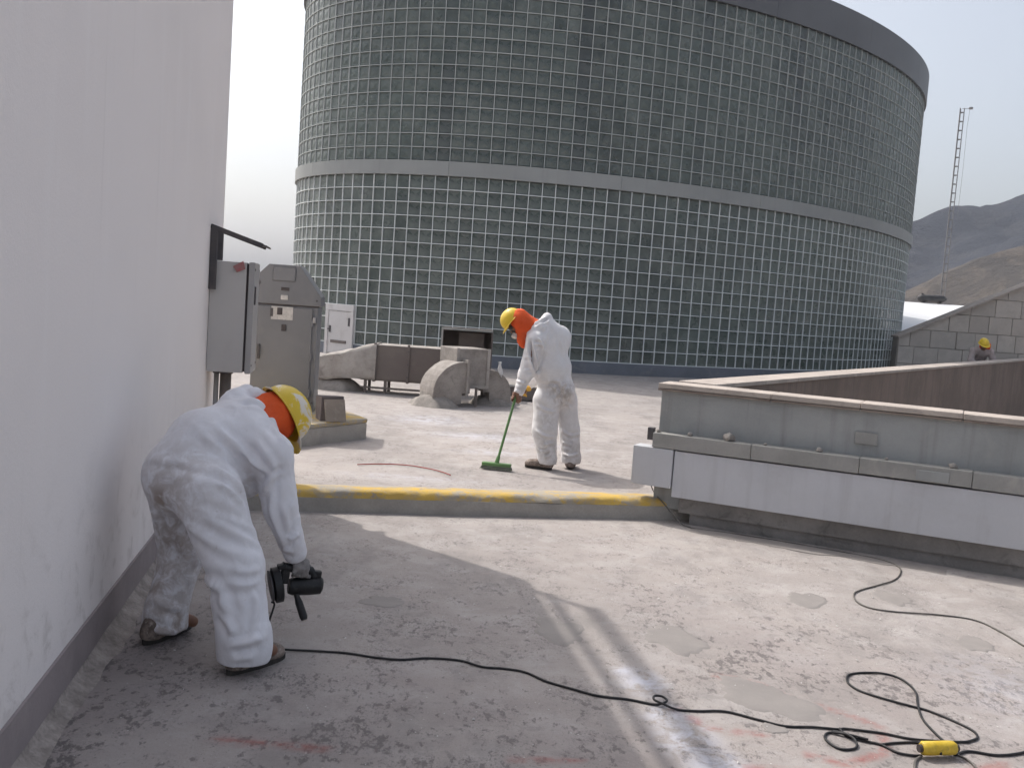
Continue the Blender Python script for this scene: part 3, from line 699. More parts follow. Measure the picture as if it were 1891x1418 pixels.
o = MB().box((-.735, 14.45, .685), (.56, .56, .58), bx, .014).build('plenum_box', M['duct'], vd); rough_up(o, .008, 5, 1); o.data.polygons.foreach_set('use_smooth', [False]*len(o.data.polygons))
st2 = V(-.50, 14.60, .50); d2 = nrm(V(.95, .3, 0)); w2 = V(-d2[1], d2[0], 0)
path = [st2, st2+d2*.1]+[st2+d2*(.1+.18*math.sin(a))+V(0, 0, -.18*(1-math.cos(a))) for a in np.linspace(.25, math.pi/2, 6)]; path.append(path[-1]+V(0, 0, -.13))
o = sweep_rect([np.array(q) for q in path], w2, .42, .34).build('elbow', M['duct'], vd, bev=.01)
MB().box((-1.64, 15.3, .625), (1.06, .6, .53), None, .008).build('brown_duct', M['duct_brown'], vd)
MB().box((-1.64, 15.3, .893), (1.08, .62, .012)).build('dusty_top', M['canvas'], vd)
for x in (-2.165, -1.64, -1.115):
    fl_ = MB(); fl_.box((x, 14.985, .625), (.035, .03, .60)); fl_.box((x, 15.3, .335), (.035, .64, .03)); fl_.build('flange', M['duct_brown'], vd)
for z in (.42, .62, .82): MB().cyl((-1.64, 14.962, z), (-1.64, 14.972, z), .012, n=8).build('bolt', M['steel_dark'], vd)
c45 = V(-.735, 14.45, 0)
for sg in (-1, 1): MB().box(c45+bx[0]*0+bx[1]*-.287+bx[0]*sg*.255+V(0, 0, .685), (.05, .012, .59), bx).build('edge_angle', M['canvas'], vd)
MB().box(c45+bx[1]*-.287+V(0, 0, .41), (.56, .016, .05), bx).build('edge_angle', M['canvas'], vd)
MB().box(start+e_dir*.06+V(0, 0, .0), (.035, .56, .53), [e_dir, e_w, V(0, 0, 1)], .004).build('elbow_flange', M['canvas'], vd)
for x_, y_ in ((-.52, 14.12), (-.95, 14.5), (-.45, 14.6)): MB().box((x_, y_, .27), (.04, .04, .29)).build('leg', M['duct_brown'], vd)
# canvas-wrapped transition, tapering to the left
vs, fs = [], []; N = 14
for i in range(N+1):
    t = i/N; x = -2.14-.98*t; zc = .635-.17*t; hh = (.285-.11*t)*(1+.03*math.sin(t*9)); yy = 15.25+.15*t; ww = .32+.01*math.sin(t*5)
    for kx in range(16):
        a = 2*math.pi*(kx+.5)/16; c_, s_ = math.cos(a), math.sin(a); e = .22
        q = V(x, yy+ww*math.copysign(abs(c_)**e, c_), zc+hh*math.copysign(abs(s_)**e, s_))
        q += V(0, 1, 1)*.016*mnoise.noise(Vector((x*5, a*1.5, 2)))*1.5
        vs.append(q)
for i in range(N):
    for kx in range(16): fs.append((i*16+kx, i*16+(kx+1) % 16, (i+1)*16+(kx+1) % 16, (i+1)*16+kx))
fs += [tuple(range(16))[::-1], tuple(range(N*16, N*16+16))]
MB().add(vs, fs).build('canvas_wrap', M['canvas'], vd, True, .7)
for x in (-2.30, -1.985, -1.25):
    for y in (15.06, 15.5): MB().box((x, y, (UP+.36)/2), (.045, .045, .36-UP)).build('leg', M['duct_brown'], vd)
for z in (.35, .22): MB().box((-1.8, 15.035, z), (1.15, .03, .03)).build('rail', M['duct_brown'], vd)
# open hood: thin-walled box facing the camera
hx, hy, hz, hw, hd_, hh = -.775, 15.75, .87, .80, .5, .68
hm = MB()
hm.box((hx, hy, hz+hh/2), (hw, hd_, .02)); hm.box((hx-hw/2, hy, hz), (.02, hd_, hh-.02)); hm.box((hx+hw/2, hy, hz), (.02, hd_, hh-.02)); hm.box((hx, hy+hd_/2, hz), (hw-.02, .02, hh-.02))
ho = hm.build('open_hood', M['inside'], vd)
MB().box((hx+.06, hy+.1, hz-.02), (.42, .02, hh-.08)).build('damper_panel', M['duct_brown'], ho)
MB().box((hx+.27, hy+.06, hz-.09), (.035, .03, .14), None, .005).build('lever', M['sticker'], ho)
rimm = MB(); rimm.box((hx, hy-hd_/2-.012, hz+hh/2), (hw+.03, .02, .035)); rimm.box((hx-hw/2, hy-hd_/2-.012, hz-.02), (.03, .02, hh)); rimm.build('rim', M['trunk'], ho)

def mound(name, cx, cy, a, b_, h, seed, mat, parent, z0=UP):
    vs, fs = [], []; nr, na = 7, 28
    for j in range(nr+1):
        t = j/nr
        for i in range(na):
            an = 2*math.pi*i/na; rr = t*(1+.22*mnoise.noise(Vector((math.cos(an)*2, math.sin(an)*2, seed))))
            z = h*(1-t**3)*(1+.25*mnoise.noise(Vector((t*3, an, seed)))) - .01
            vs.append((cx+a*rr*math.cos(an), cy+b_*rr*math.sin(an), z0+z))
    for j in range(nr):
        for i in range(na): fs.append((j*na+i, j*na+(i+1) % na, (j+1)*na+(i+1) % na, (j+1)*na+i))
    return MB().add(vs, fs).build(name, mat, parent, True)
mound('mortar_pad', -1.10, 13.95, .40, .36, .17, 1.5, M['pad'], vd)
mound('mortar_pad', -.26, 14.70, .36, .32, .16, 2.5, M['pad'], vd)
mound('mortar_pad', -2.9, 15.35, .55, .4, .22, 3.5, M['duct'], vd)
sb = thing('scrap_board', (.10, 15.6, UP), 'low dark board with a pale top lying beside the duct', 'board')
MB().box((.10, 15.75, .245), (.75, .6, .20), None, .01).build('board_body', M['duct_brown'], sb); MB().box((.10, 15.75, .356), (.78, .63, .02), None, .004).build('board_top', M['canvas'], sb)
# scrap of white sheet caught on the duct end
vs, fs = [], []
for i in range(7):
    for j in range(4):
        vs.append((-.235+.055*j/3+.03*i/6+.012*math.sin(i*1.3+j), 14.42+.02*math.sin(j*2+i), .80-.034*i-.01*j*(i/6)))
for i in range(6):
    for j in range(3): fs.append((i*4+j, i*4+j+1, i*4+5+j, i*4+4+j))
rg = MB().add(vs, fs).build('plastic_scrap', M['rag'], None, True); tag(rg, 'white scrap of plastic sheet hanging from the duct end', 'scrap')
so = rg.modifiers.new('thick', 'SOLIDIFY'); so.thickness = .004

# ================================================================== PARAPET round the light well, right
def pp(s_, o, z): return PB + PD*s_ + PN*o + V(0, 0, z)
PAX = [PD, PN, V(0, 0, 1)]
pr = thing('parapet', tuple(pp(1, -.1, 0)), 'grey parapet with stone coping and white fascia round the open light well', 'parapet')
L0, L1 = -.262, 6.5
MB().box(pp((L0+L1)/2, -.14, (1.075+.1)/2), (L1-L0, .28, 1.075-.1), PAX).build('near_wall', M['par_wall'], pr, bev=.006)
MB().box(pp((.06+L1)/2, -.10, .03), (L1-.06, .24, .14), PAX).build('footing', M['foot'], pr)
rec = MB().box(pp((-.03+L1)/2, .022, .17), (L1+.03, .04, .16), PAX).build('foot_panel', M['foot'], pr)
fc = MB().box(pp((-.085+L1)/2, .055, .405), (L1+.085, .09, .375), PAX).build('fascia_panel', M['fascia'], pr, bev=.004)
MB().box(pp(-.262, .03, .442), (.335, .17, .315), PAX, .005).build('fascia_end_box', M['fascia'], pr)
edges = [-.275, .52, 1.32, 2.08, 2.9, 3.7, 4.6, 5.5, 6.5]
for a, b_ in zip(edges[:-1], edges[1:]):
    dz = random.uniform(-.004, .004); MB().box(pp((a+b_)/2, .06+dz, .665+dz), (b_-a-.003, .12, .118), PAX, .006).build('trunking_length', M['trunk'], pr)
MB().box(pp(1.82, .124, .655), (.22, .012, .075), PAX, .003).build('cover_plate', M['par_wall'], pr)
MB().box(pp(1.34, .006, .86), (.16, .02, .09), PAX, .004).build('patched_plate', M['trunk'], pr)
MB().box(pp(-.315, .02, .70), (.05, .06, .10), PAX, .003).build('bracket', M['steel_dark'], pr)
ce = [-.29, .62, 1.28, 1.98, 2.75, 3.6, 4.6, 5.6, 6.5]
for a, b_ in zip(ce[:-1], ce[1:]):
    dz = random.uniform(0, .006); MB().box(pp((a+b_)/2, -.13+random.uniform(-.006, .006), 1.098+dz), (b_-a-.003, .32, .042), PAX, .007).build('coping_stone', M['coping'], pr)
    MB().box(pp((a+b_)/2, .022, 1.069), (b_-a-.01, .02, .016), PAX).build('drip_edge', M['coping_edge'], pr)
# far side
FAX = [FD, FN, V(0, 0, 1)]
def fp(s_, o, z): return F0 + FD*s_ + FN*o + V(0, 0, z)
MB().box(fp(13.3+.2, .17, -.95), (26.1, .26, 4.05), FAX).build('far_wall', M['well'], pr)
e = .36; k_ = 0
while e < 26.3:
    ln = random.uniform(.85, 1.3); MB().box(fp(e+ln/2, .15, 1.099), (ln-.008, .34, .04), FAX, .007).build('coping_stone', M['coping'], pr); e += ln
# lumps of mortar lying on the trunking
for i, (s_, r) in enumerate(((.02, .022), (.33, .045), (1.02, .026), (1.95, .03), (.62, .015), (1.5, .016), (-.24, .02))):
    bm = bmesh.new(); bmesh.ops.create_icosphere(bm, subdivisions=2, radius=r)
    for v_ in bm.verts: v_.co *= 1+.5*mnoise.noise(v_.co*40+Vector((i, 0, 0))); 
    for v_ in bm.verts: v_.co.z *= .8
    me = bpy.data.meshes.new('mortar_lump'); bm.to_mesh(me); bm.free()
    o = link('mortar_lump', me, M['rubble'], None, True); o.location = pp(s_, .07, .724+r*.6)
    tag(o, ['tiny pale mortar lump at the parapet trunking start', 'largest pale mortar lump on the parapet trunking', 'mortar lump midway along the parapet trunking', 'mortar lump near the cover plate on the trunking', 'small mortar crumb beside the largest lump on the trunking', 'mortar crumb under the patched plate on the parapet', 'mortar crumb at the very corner of the parapet trunking'][i], 'mortar lump', 'mortar lumps on the trunking')

# ================================================================== STONE WALL with a raking top, far right
mw = thing('stone_wall', (14, 30.3, UP), 'rough stone block wall with a sloping pale coping behind the light well', 'wall')
def rake(x): return 1.563+(x-11.931)*(3.344-1.563)/(15.571-11.931)
xl, xr = 11.90, 24.0
core = MB(); core.add([(xl, 30.12, -3), (xr, 30.12, -3), (xr, 30.12, rake(xr)-.05), (xl, 30.12, rake(xl)-.05)]+[(xl, 30.5, -3), (xr, 30.5, -3), (xr, 30.5, rake(xr)-.05), (xl, 30.5, rake(xl)-.05)],
    [(0, 1, 2, 3), (7, 6, 5, 4), (0, 4, 5, 1), (1, 5, 6, 2), (2, 6, 7, 3), (3, 7, 4, 0)]); core.build('core', M['joint'], mw)
row = 0; z = -.4
while z < 4.2:
    hgt = .54; x = 11.92-(row % 2)*.0
    while x < 17.2:
        w_ = random.uniform(.45, .85) if x > 12 else (.35, .7, .5)[row % 3]; a, b_ = x+.007, x+w_-.007; z0, z1 = z+.007, z+hgt-.007
        ta_, tb_ = rake(a)-.06, rake(b_)-.06
        top = [(b_, min(z1, tb_)), (a, min(z1, ta_))]
        if tb_ > z0+.05:
            if ta_ < z0:
                xa = a+(z0-ta_)*(b_-a)/(tb_-ta_); pts = [(xa, z0), (b_, z0), (b_, min(z1, tb_))]
                if tb_ > z1: xm = a+(z1-ta_)*(b_-a)/(tb_-ta_); pts += [(xm, z1)]
            else:
                pts = [(a, z0), (b_, z0)] + ([(b_, min(z1, tb_))] if tb_ < z1 or ta_ > z1 else [(b_, z1), (a+(z1-ta_)*(b_-a)/(tb_-ta_), z1)]) + [(a, min(z1, ta_))]
            dpt = random.uniform(.0, .025); n = len(pts)
            mb = MB().add([(px_, 30.085-dpt, pz_) for px_, pz_ in pts]+[(px_, 30.13, pz_) for px_, pz_ in pts], [tuple(range(n)), tuple(range(n, 2*n))[::-1]]+[(i, n+i, n+(i+1) % n, (i+1) % n) for i in range(n)])
            mb.build('stone_block', M['stone'], mw, bev=.012)
        x += w_
    z += hgt; row += 1
x = 11.85
while x < 20:
    a, b_ = x+.004, x+1.2-.004
    mb = MB(); q = [(a, rake(a)-.055), (b_, rake(b_)-.055), (b_, rake(b_)), (a, rake(a))]
    mb.add([(i_, 29.95, j_) for i_, j_ in q]+[(i_, 30.55, j_) for i_, j_ in q], [(0, 1, 2, 3), (7, 6, 5, 4), (0, 4, 5, 1), (1, 5, 6, 2), (2, 6, 7, 3), (3, 7, 4, 0)]); mb.build('coping_slab', M['coping'], mw); x += 1.2

# far white roof, tank, mast
wr = thing('white_roof_building', (18, 40, -9), 'far low building with a white sheet roof behind the stone wall', 'building')
mb = MB(); mb.add([(10, 31.5, 1.05), (34, 31.5, 1.05), (34, 42, 2.95), (10, 42, 2.95), (10, 31.5, .99), (34, 31.5, .99), (34, 42, 2.89), (10, 42, 2.89)], [(0, 1, 2, 3), (7, 6, 5, 4), (0, 4, 5, 1), (1, 5, 6, 2), (2, 6, 7, 3), (3, 7, 4, 0)]); mb.build('roof', M['white_roof'], wr)
MB().box((22, 37.2, -4.2), (23.6, 9, 9.6)).build('wall', M['wall'], wr)
tk = thing('roof_tank', (18, 42.3, 2.95), 'dark horizontal tank on the ridge of the far white roof', 'tank')
MB().tube([(17.35, 42.2, 3.16), (17.43, 42.2, 3.16), (17.5, 42.2, 3.16), (18.45, 42.2, 3.18), (18.52, 42.2, 3.18), (18.6, 42.2, 3.18)], [.06, .13, .16, .16, .13, .06], 16).build('shell', M['tank'], tk, True, .7)
for x in (17.62, 18.32): MB().box((x, 42.2, 2.98), (.08, .26, .12)).build('saddle', M['tank'], tk)
MB().tube([(17.55, 42.2, 3.3), (17.55, 42.2, 3.38)], .05, 10).build('filler_cap', M['tank'], tk)
mt = thing('radio_mast', (34.9, 80, -9), 'thin lattice radio mast rising above the hills', 'mast')
legs = [(-.17, 0), (.17, .0), (0, .3)]
for dx, dy in legs: MB().tube([(34.93+dx, 80+dy, -9), (34.93+dx, 80+dy, 20.0)], .038, 6).build('leg', M['mast'], mt)
z = -.5
while z < 20.1:
    mb = MB()
    for (ax_, ay_), (bx_, by_) in ((legs[0], legs[1]), (legs[1], legs[2]), (legs[2], legs[0])):
        mb.tube([(34.93+ax_, 80+ay_, z), (34.93+bx_, 80+by_, z)], .045, 6)
    mb.build('ring_brace', M['mast'], mt); z += .72
MB().tube([(34.93, 80, 19.95), (35.62, 80, 20.02)], .02, 6).build('arm', M['mast'], mt)
MB().tube([(35.62, 80, 19.95), (35.62, 80, 20.10)], .16, 10).build('antenna', M['mast'], mt)
MB().tube([(35.55, 80, 20), (35.47, 80, 18.6), (35.5, 80, 15), (35.45, 80, 11)], .012, 5).build('feeder_cable', M['mast'], mt)

# ================================================================== PEOPLE: smooth-blended limbs meshed with surface nets
class Body:
    def __init__(s): s.p = []
    def cone(s, a, b, r1, r2, k=.04, u=None, f=1.0): s.p.append(('c', V(*a), V(*b), r1, r2, k, None if u is None else nrm(u), f)); return s
    def ell(s, c, r, ax=None, k=.04): s.p.append(('e', V(*c), V(*r), np.eye(3) if ax is None else np.array(ax, float), k)); return s
    def mesh(s, res, clip=None, smooth=2):
        lo, hi = V(9e9, 9e9, 9e9), -V(9e9, 9e9, 9e9)
        bb = []
        for q in s.p:
            if q[0] == 'c':
                R = max(q[3], q[4])/min(1, q[7]); a, b = np.minimum(q[1], q[2])-R, np.maximum(q[1], q[2])+R
            else: R = q[2].max(); a, b = q[1]-R, q[1]+R
            bb.append((a, b)); lo = np.minimum(lo, a); hi = np.maximum(hi, b)
        lo -= 4*res; hi += 4*res; n = np.ceil((hi-lo)/res).astype(int)+1
        F = np.full(n, .15, np.float32)
        ax = [lo[i]+res*np.arange(n[i]) for i in range(3)]
        for q, (a, b) in zip(s.p, bb):
            k = q[5] if q[0] == 'c' else q[4]; mgn = k+3*res
            i0 = np.maximum(((a-mgn-lo)/res).astype(int), 0); i1 = np.minimum(((b+mgn-lo)/res).astype(int)+2, n)
            X, Y, Z = np.meshgrid(*[ax[i][i0[i]:i1[i]] for i in range(3)], indexing='ij')
            if q[0] == 'c':
                a_, b_, r1, r2, k, u, f = q[1:]
                d = b_-a_
                if u is not None: d = d-u*(d@u)*(1-f)
                px, py, pz = X-a_[0], Y-a_[1], Z-a_[2]
                if u is not None:
                    dt = (px*u[0]+py*u[1]+pz*u[2])*(1-f); px, py, pz = px-dt*u[0], py-dt*u[1], pz-dt*u[2]
                t = np.clip((px*d[0]+py*d[1]+pz*d[2])/max(d@d, 1e-9), 0, 1)
                D = np.sqrt((px-t*d[0])**2+(py-t*d[1])**2+(pz-t*d[2])**2)-(r1+(r2-r1)*t)
            else:
                c_, r_, A_, k = q[1:]
                px, py, pz = X-c_[0], Y-c_[1], Z-c_[2]
                L = [(px*A_[i][0]+py*A_[i][1]+pz*A_[i][2]) for i in range(3)]
                k0 = np.sqrt(sum((L[i]/r_[i])**2 for i in range(3))); k1 = np.sqrt(sum((L[i]/r_[i]**2)**2 for i in range(3)))+1e-9
                D = k0*(k0-1)/k1
            sub = F[i0[0]:i1[0], i0[1]:i1[1], i0[2]:i1[2]]
            h = np.clip(k-np.abs(sub-D), 0, None)/k
            F[i0[0]:i1[0], i0[1]:i1[1], i0[2]:i1[2]] = np.minimum(sub, D)-h*h*k*.25
        if clip is not None:
            cpnt, cn = clip; X, Y, Z = np.meshgrid(*ax, indexing='ij', sparse=True)
            F = np.maximum(F, (cpnt[0]-X)*cn[0]+(cpnt[1]-Y)*cn[1]+(cpnt[2]-Z)*cn[2])
        S = F < 0
        # surface nets
        cs = np.zeros(np.array(S.shape)-1, np.int8)
        for dx in (0, 1):
            for dy in (0, 1):
                for dz in (0, 1): cs += S[dx:S.shape[0]-1+dx, dy:S.shape[1]-1+dy, dz:S.shape[2]-1+dz]
        act = (cs > 0) & (cs < 8); idx = -np.ones(act.shape, np.int64); I = np.argwhere(act); idx[act] = np.arange(len(I))
        acc = np.zeros((len(I), 3)); cnt = np.zeros(len(I))
        E_ = [((0,0,0),(1,0,0)),((0,1,0),(1,1,0)),((0,0,1),(1,0,1)),((0,1,1),(1,1,1)),((0,0,0),(0,1,0)),((1,0,0),(1,1,0)),((0,0,1),(0,1,1)),((1,0,1),(1,1,1)),((0,0,0),(0,0,1)),((1,0,0),(1,0,1)),((0,1,0),(0,1,1)),((1,1,0),(1,1,1))]
        for p, q in E_:
            p_, q_ = np.array(p), np.array(q); fa = F[tuple((I+p_).T)]; fb = F[tuple((I+q_).T)]; mm = (fa < 0) != (fb < 0)
            t = np.where(mm, fa/np.where(mm, fa-fb, 1), 0); pt = p_+t[:, None]*(q_-p_); acc[mm] += pt[mm]; cnt[mm] += 1
        Vt = lo+(I+acc/np.maximum(cnt, 1)[:, None])*res
        faces = []
        for axis in range(3):
            d = np.zeros(3, int); d[axis] = 1
            A_ = S[:S.shape[0]-d[0], :S.shape[1]-d[1], :S.shape[2]-d[2]]; B_ = S[d[0]:, d[1]:, d[2]:]
            ch = np.argwhere(A_ != B_); u, w = [(1, 2), (2, 0), (0, 1)][axis]
            ok = (ch[:, u] > 0) & (ch[:, w] > 0) & (ch[:, u] < idx.shape[u]) & (ch[:, w] < idx.shape[w]) & (ch[:, axis] < idx.shape[axis]); ch = ch[ok]
            du = np.zeros(3, int); du[u] = 1; dw_ = np.zeros(3, int); dw_[w] = 1
            q = np.stack([idx[tuple(ch.T)], idx[tuple((ch-du).T)], idx[tuple((ch-du-dw_).T)], idx[tuple((ch-dw_).T)]], 1)
            inside = S[tuple(ch.T)]; q[~inside] = q[~inside][:, ::-1]; faces.append(q)
        Fc = np.concatenate(faces); Fc = Fc[(Fc >= 0).all(1)]
        for _ in range(smooth):
            a2 = np.zeros_like(Vt); c2 = np.zeros(len(Vt))
            for i in range(4):
                for j in ((i+1) % 4, (i+3) % 4): np.add.at(a2, Fc[:, i], Vt[Fc[:, j]]); np.add.at(c2, Fc[:, i], 1)
            Vt = .45*Vt+.55*a2/np.maximum(c2, 1)[:, None]
        return Vt, Fc

def vnormals(v, f):
    n = np.cross(v[f[:, 2]]-v[f[:, 0]], v[f[:, 3]]-v[f[:, 1]]); out = np.zeros_like(v)
    for i in range(4): np.add.at(out, f[:, i], n)
    return out/np.maximum(np.linalg.norm(out, axis=1), 1e-12)[:, None]

def folds(v, f, bones, small=.004, lines=()):
    """cloth folds: ridges running round each limb, stronger at joints and cuffs"""
    nn = vnormals(v, f)
    if nn[np.argmax(v[:, 2])][2] < 0: f[:] = f[:, ::-1]; nn = -nn
    best = np.full(len(v), 9e9); disp = np.zeros(len(v))
    wrp = np.array([mnoise.noise(Vector(p*6)) for p in v]); wr2 = np.array([mnoise.noise(Vector(p*13+V(3, 1, 2))) for p in v]); rdg = np.array([mnoise.noise(Vector((p[0]*9, p[1]*9, p[2]*5))) for p in v])
    for a, b, r, amp, fr, skew, e0, e1 in bones:
        a, b = V(*a), V(*b); d = b-a; L = np.linalg.norm(d); t = np.clip((v-a)@d/(L*L), 0, 1); q = v-a-t[:, None]*d; dist = np.linalg.norm(q, axis=1)-r
        up = V(0, 0, 1) if abs(d[2]/L) < .8 else V(0, 1, 0); e_1 = nrm(np.cross(d, up)); e_2 = nrm(np.cross(d, e_1)); ang = np.arctan2(q@e_2, q@e_1)
        ph = fr*t*L*2*math.pi + skew*np.cos(ang-1) + 2.6*wrp + 1.2*wr2 + .6*np.sin(2*ang)
        env = .35+.65*np.clip(np.maximum(e0*np.exp(-t*4), e1*np.exp(-(1-t)*4)), 0, 1)
        loc = .35*amp*env*(np.abs(np.sin(ph/2))**.7-.6)*(.45+.55*np.cos(ang*1.0+skew+2*wrp))
        wgt = dist < best; disp = np.where(wgt, loc, disp); best = np.minimum(best, dist)
    # blur the disp so bones blend
    for _ in range(3):
        a2 = np.zeros(len(v)); c2 = np.zeros(len(v))
        for i in range(4): np.add.at(a2, f[:, i], disp[f[:, (i+1) % 4]]); np.add.at(c2, f[:, i], 1)
        disp = .5*disp+.5*a2/np.maximum(c2, 1)
    for pts, amp, wd in lines:
        P = np.array(spline([V(*q) for q in pts], 10)); dd = np.full(len(v), 9.)
        lo_, hi_ = P.min(0)-.12, P.max(0)+.12; m_ = ((v > lo_) & (v < hi_)).all(1); sub = v[m_]; d_ = np.full(len(sub), 9.); tt = np.zeros(len(sub))
        for i, q in enumerate(P):
            e = np.linalg.norm(sub-q, axis=1); b_ = e < d_; d_ = np.where(b_, e, d_); tt = np.where(b_, i/(len(P)-1), tt)
        taper = np.clip(np.minimum(tt, 1-tt)*5+.15, 0, 1); disp[m_] += amp*taper*(np.exp(-(d_/wd)**2)-.62*np.exp(-((d_-2.1*wd)/(1.15*wd))**2))
    rid = (1-np.abs(rdg)*2.2).clip(0, 1)**3
    return v+nn*(disp+small*(rid-.3)+small*.6*wr2)[:, None]

def put(name, v, f, mat, parent, dirt=None):
    me = bpy.data.meshes.new(name); me.from_pydata((v-wloc(parent) if parent is not None else v).tolist(), [], f.tolist()); me.update()
    bm = bmesh.new(); bm.from_mesh(me); bmesh.ops.recalc_face_normals(bm, faces=bm.faces[:]); bm.to_mesh(me); bm.free()
    if dirt is not None:
        at = me.attributes.new('dirt', 'FLOAT', 'POINT'); at.data.foreach_set('value', np.clip(dirt, 0, 1).astype(np.float32))
    return link(name, me, mat, parent, True)

def spots(v, lst):
    d = np.zeros(len(v))
    for c, r, a in lst: d = np.maximum(d, a*np.exp(-((v-V(*c))**2).sum(1)/r**2))
    return d

def frame(up, fwd):
    up = nrm(up); fwd = V(*fwd); fwd = nrm(fwd-up*(fwd@up)); side = np.cross(fwd, up); return side, fwd, up    # right, forward, up

def helmet(c, up, fwd, scale, mat, parent):
    """hard hat: ribbed shell, rolled brim with a peak; c is the centre of the rim"""
    sd, fd, ud = frame(up, fwd); vs, fs = [], []; na, nr = 56, 18
    def pt(x, y, z): return V(*c)+scale*(sd*x+fd*y+ud*z)
    for j in range(nr+1):
        for i in range(na):
            a = 2*math.pi*i/na; ca, sa = math.cos(a), math.sin(a)       # sa>0: front
            rx_, ry_ = .108, .128
            if j <= 14:
                e = (j/14)*math.pi/2; rr, zz = math.sin(e)**.92, .122*math.cos(e)
                x, y = rx_*rr*ca, ry_*rr*sa
                rib = .006*math.exp(-(x/.016)**2)*(1 if j > 0 else 1)+.003*math.exp(-((abs(x)-.045)/.012)**2)
                if j > 12: rib *= .3
                vs.append(pt(x, y, zz+rib+.008))
            else:
                q = j-14; wdt = (.014+.034*max(0, sa)**3)*min(q, 2)/2; dz = (0, -.002, -.008, -.011, -.004)[q]
                if q >= 3: wdt -= .004*(q-2)
                vs.append(pt((rx_+wdt)*ca, (ry_+wdt)*sa, .008+dz-.012*max(0, sa)**2*min(q, 2)/2))
    for j in range(nr):
        for i in range(na): fs.append((j*na+i, j*na+(i+1) % na, (j+1)*na+(i+1) % na, (j+1)*na+i))
    o = MB().add(vs, fs).build('hard_hat', mat, parent, True, .9)
    sol = o.modifiers.new('shell', 'SOLIDIFY'); sol.thickness = .004; sol.offset = -1
    return o

def head_prims(B, c, up, fwd):
    sd, fd, ud = frame(up, fwd); c = V(*c); q = lambda x, y, z: c+sd*x+fd*y+ud*z
    ax = np.array([sd, fd, ud])
    B.ell(q(0, -.012, .028), (.076, .094, .092), ax, .03).ell(q(0, .022, -.055), (.056, .07, .07), ax, .04)      # skull, jaw
    B.cone(q(0, .088, .012), q(0, .108, -.022), .010, .014, .015)                                               # nose
    B.ell(q(0, .080, -.058), (.024, .014, .009), ax, .008).ell(q(0, .074, -.088), (.022, .02, .018), ax, .02)      # lips, chin
    for s_ in (-1, 1):
        B.ell(q(.076*s_, -.012, -.005), (.010, .022, .032), ax, .008); B.ell(q(.033*s_, .082, .026), (.022, .012, .007), ax, .012); B.ell(q(.046*s_, .066, -.018), (.02, .018, .016), ax, .02)
        B.ell(q(.032*s_, .079, .006), (.014, .010, .010), ax, .006)
    return q, ax

def hand_prims(B, wrist, grip, axis, palm_n, sc=1.0, k=.006, curl=.022):
    """fist closed round a bar: grip = point on the bar axis in mid-palm, axis = bar direction (towards the index side), palm_n = from bar to palm"""
    ax_, pn = nrm(axis), nrm(palm_n); pn = nrm(pn-ax_*(pn@ax_)); fd = np.cross(ax_, pn); g = V(*grip); w = V(*wrist)
    back = g+pn*(curl+.012)*sc
    B.cone(w, back-fd*.02*sc, .026*sc, .026*sc, .015); B.ell(back-fd*.006*sc, (.042*sc, .018*sc, .038*sc), [ax_, pn, fd], .012)
    for i, (o, ln, r) in enumerate(((.030, 1.0, .0092), (.0105, 1.08, .0096), (-.009, 1.02, .0092), (-.027, .82, .0080))):
        b0 = g+ax_*o*sc; pts = []
        for a in (10, 75, 140, 205):
            an = rad(a*ln if a > 10 else a); pts.append(b0+(pn*math.cos(an)+fd*math.sin(an))*(curl+.009)*sc)
        pts[0] = b0+pn*(curl+.012)*sc+fd*.014*sc
        for a_, b_ in zip(pts[:-1], pts[1:]): B.cone(a_, b_, r*sc, r*.93*sc, k)
    t0 = back-fd*.024*sc+ax_*.022*sc; t1 = g+ax_*.048*sc-fd*.028*sc+pn*.008*sc; t2 = g+ax_*.050*sc-fd*.006*sc-pn*.024*sc; t3 = g+ax_*.044*sc+fd*.014*sc-pn*.030*sc
    for a_, b_, r in ((t0, t1, .0125), (t1, t2, .0108), (t2, t3, .0098)): B.cone(a_, b_, r*sc, r*.93*sc, .008)

def shoe(parent, heel, toe, zf, w=.048, name='boot'):
    h, t = V(*heel), V(*toe); d = nrm((t-h)*V(1, 1, 0)); L = np.linalg.norm((t-h)[:2]); sd = V(-d[1], d[0], 0)
    P = lambda s_, o, z: V(h[0], h[1], zf)+d*s_*L+sd*o+V(0, 0, z)
    B = Body(); B.cone(P(.16, 0, .045), P(.15, 0, .085), .046, .040, .03); B.ell(P(.15, 0, .045), (.055, .043, .05), [d, sd, V(0, 0, 1)], .03)
    B.cone(P(.3, 0, .055), P(.80, 0, .036), .046, .040, .03, sd, .92); B.ell(P(.80, 0, .034), (.062, w, .036), [d, sd, V(0, 0, 1)], .02)
    v, f = B.mesh(.006, clip=(V(0, 0, zf+.018), V(0, 0, 1)), smooth=2)
    o = put(name, v, f, M['shoe'], parent)
    n = 26; ring_ = []
    for i in range(n):
        a = 2*math.pi*i/n; x = .5+.53*math.cos(a); wid = (.036+.014*x)*math.copysign(abs(math.sin(a))**.8, math.sin(a))
        ring_.append(P(x, wid, 0))
    mb = MB(); mb.prism([tuple(q[:2]) for q in ring_], zf-.004, zf+.022); mb.build('sole', M['sole'], o, bev=.004)
    return o

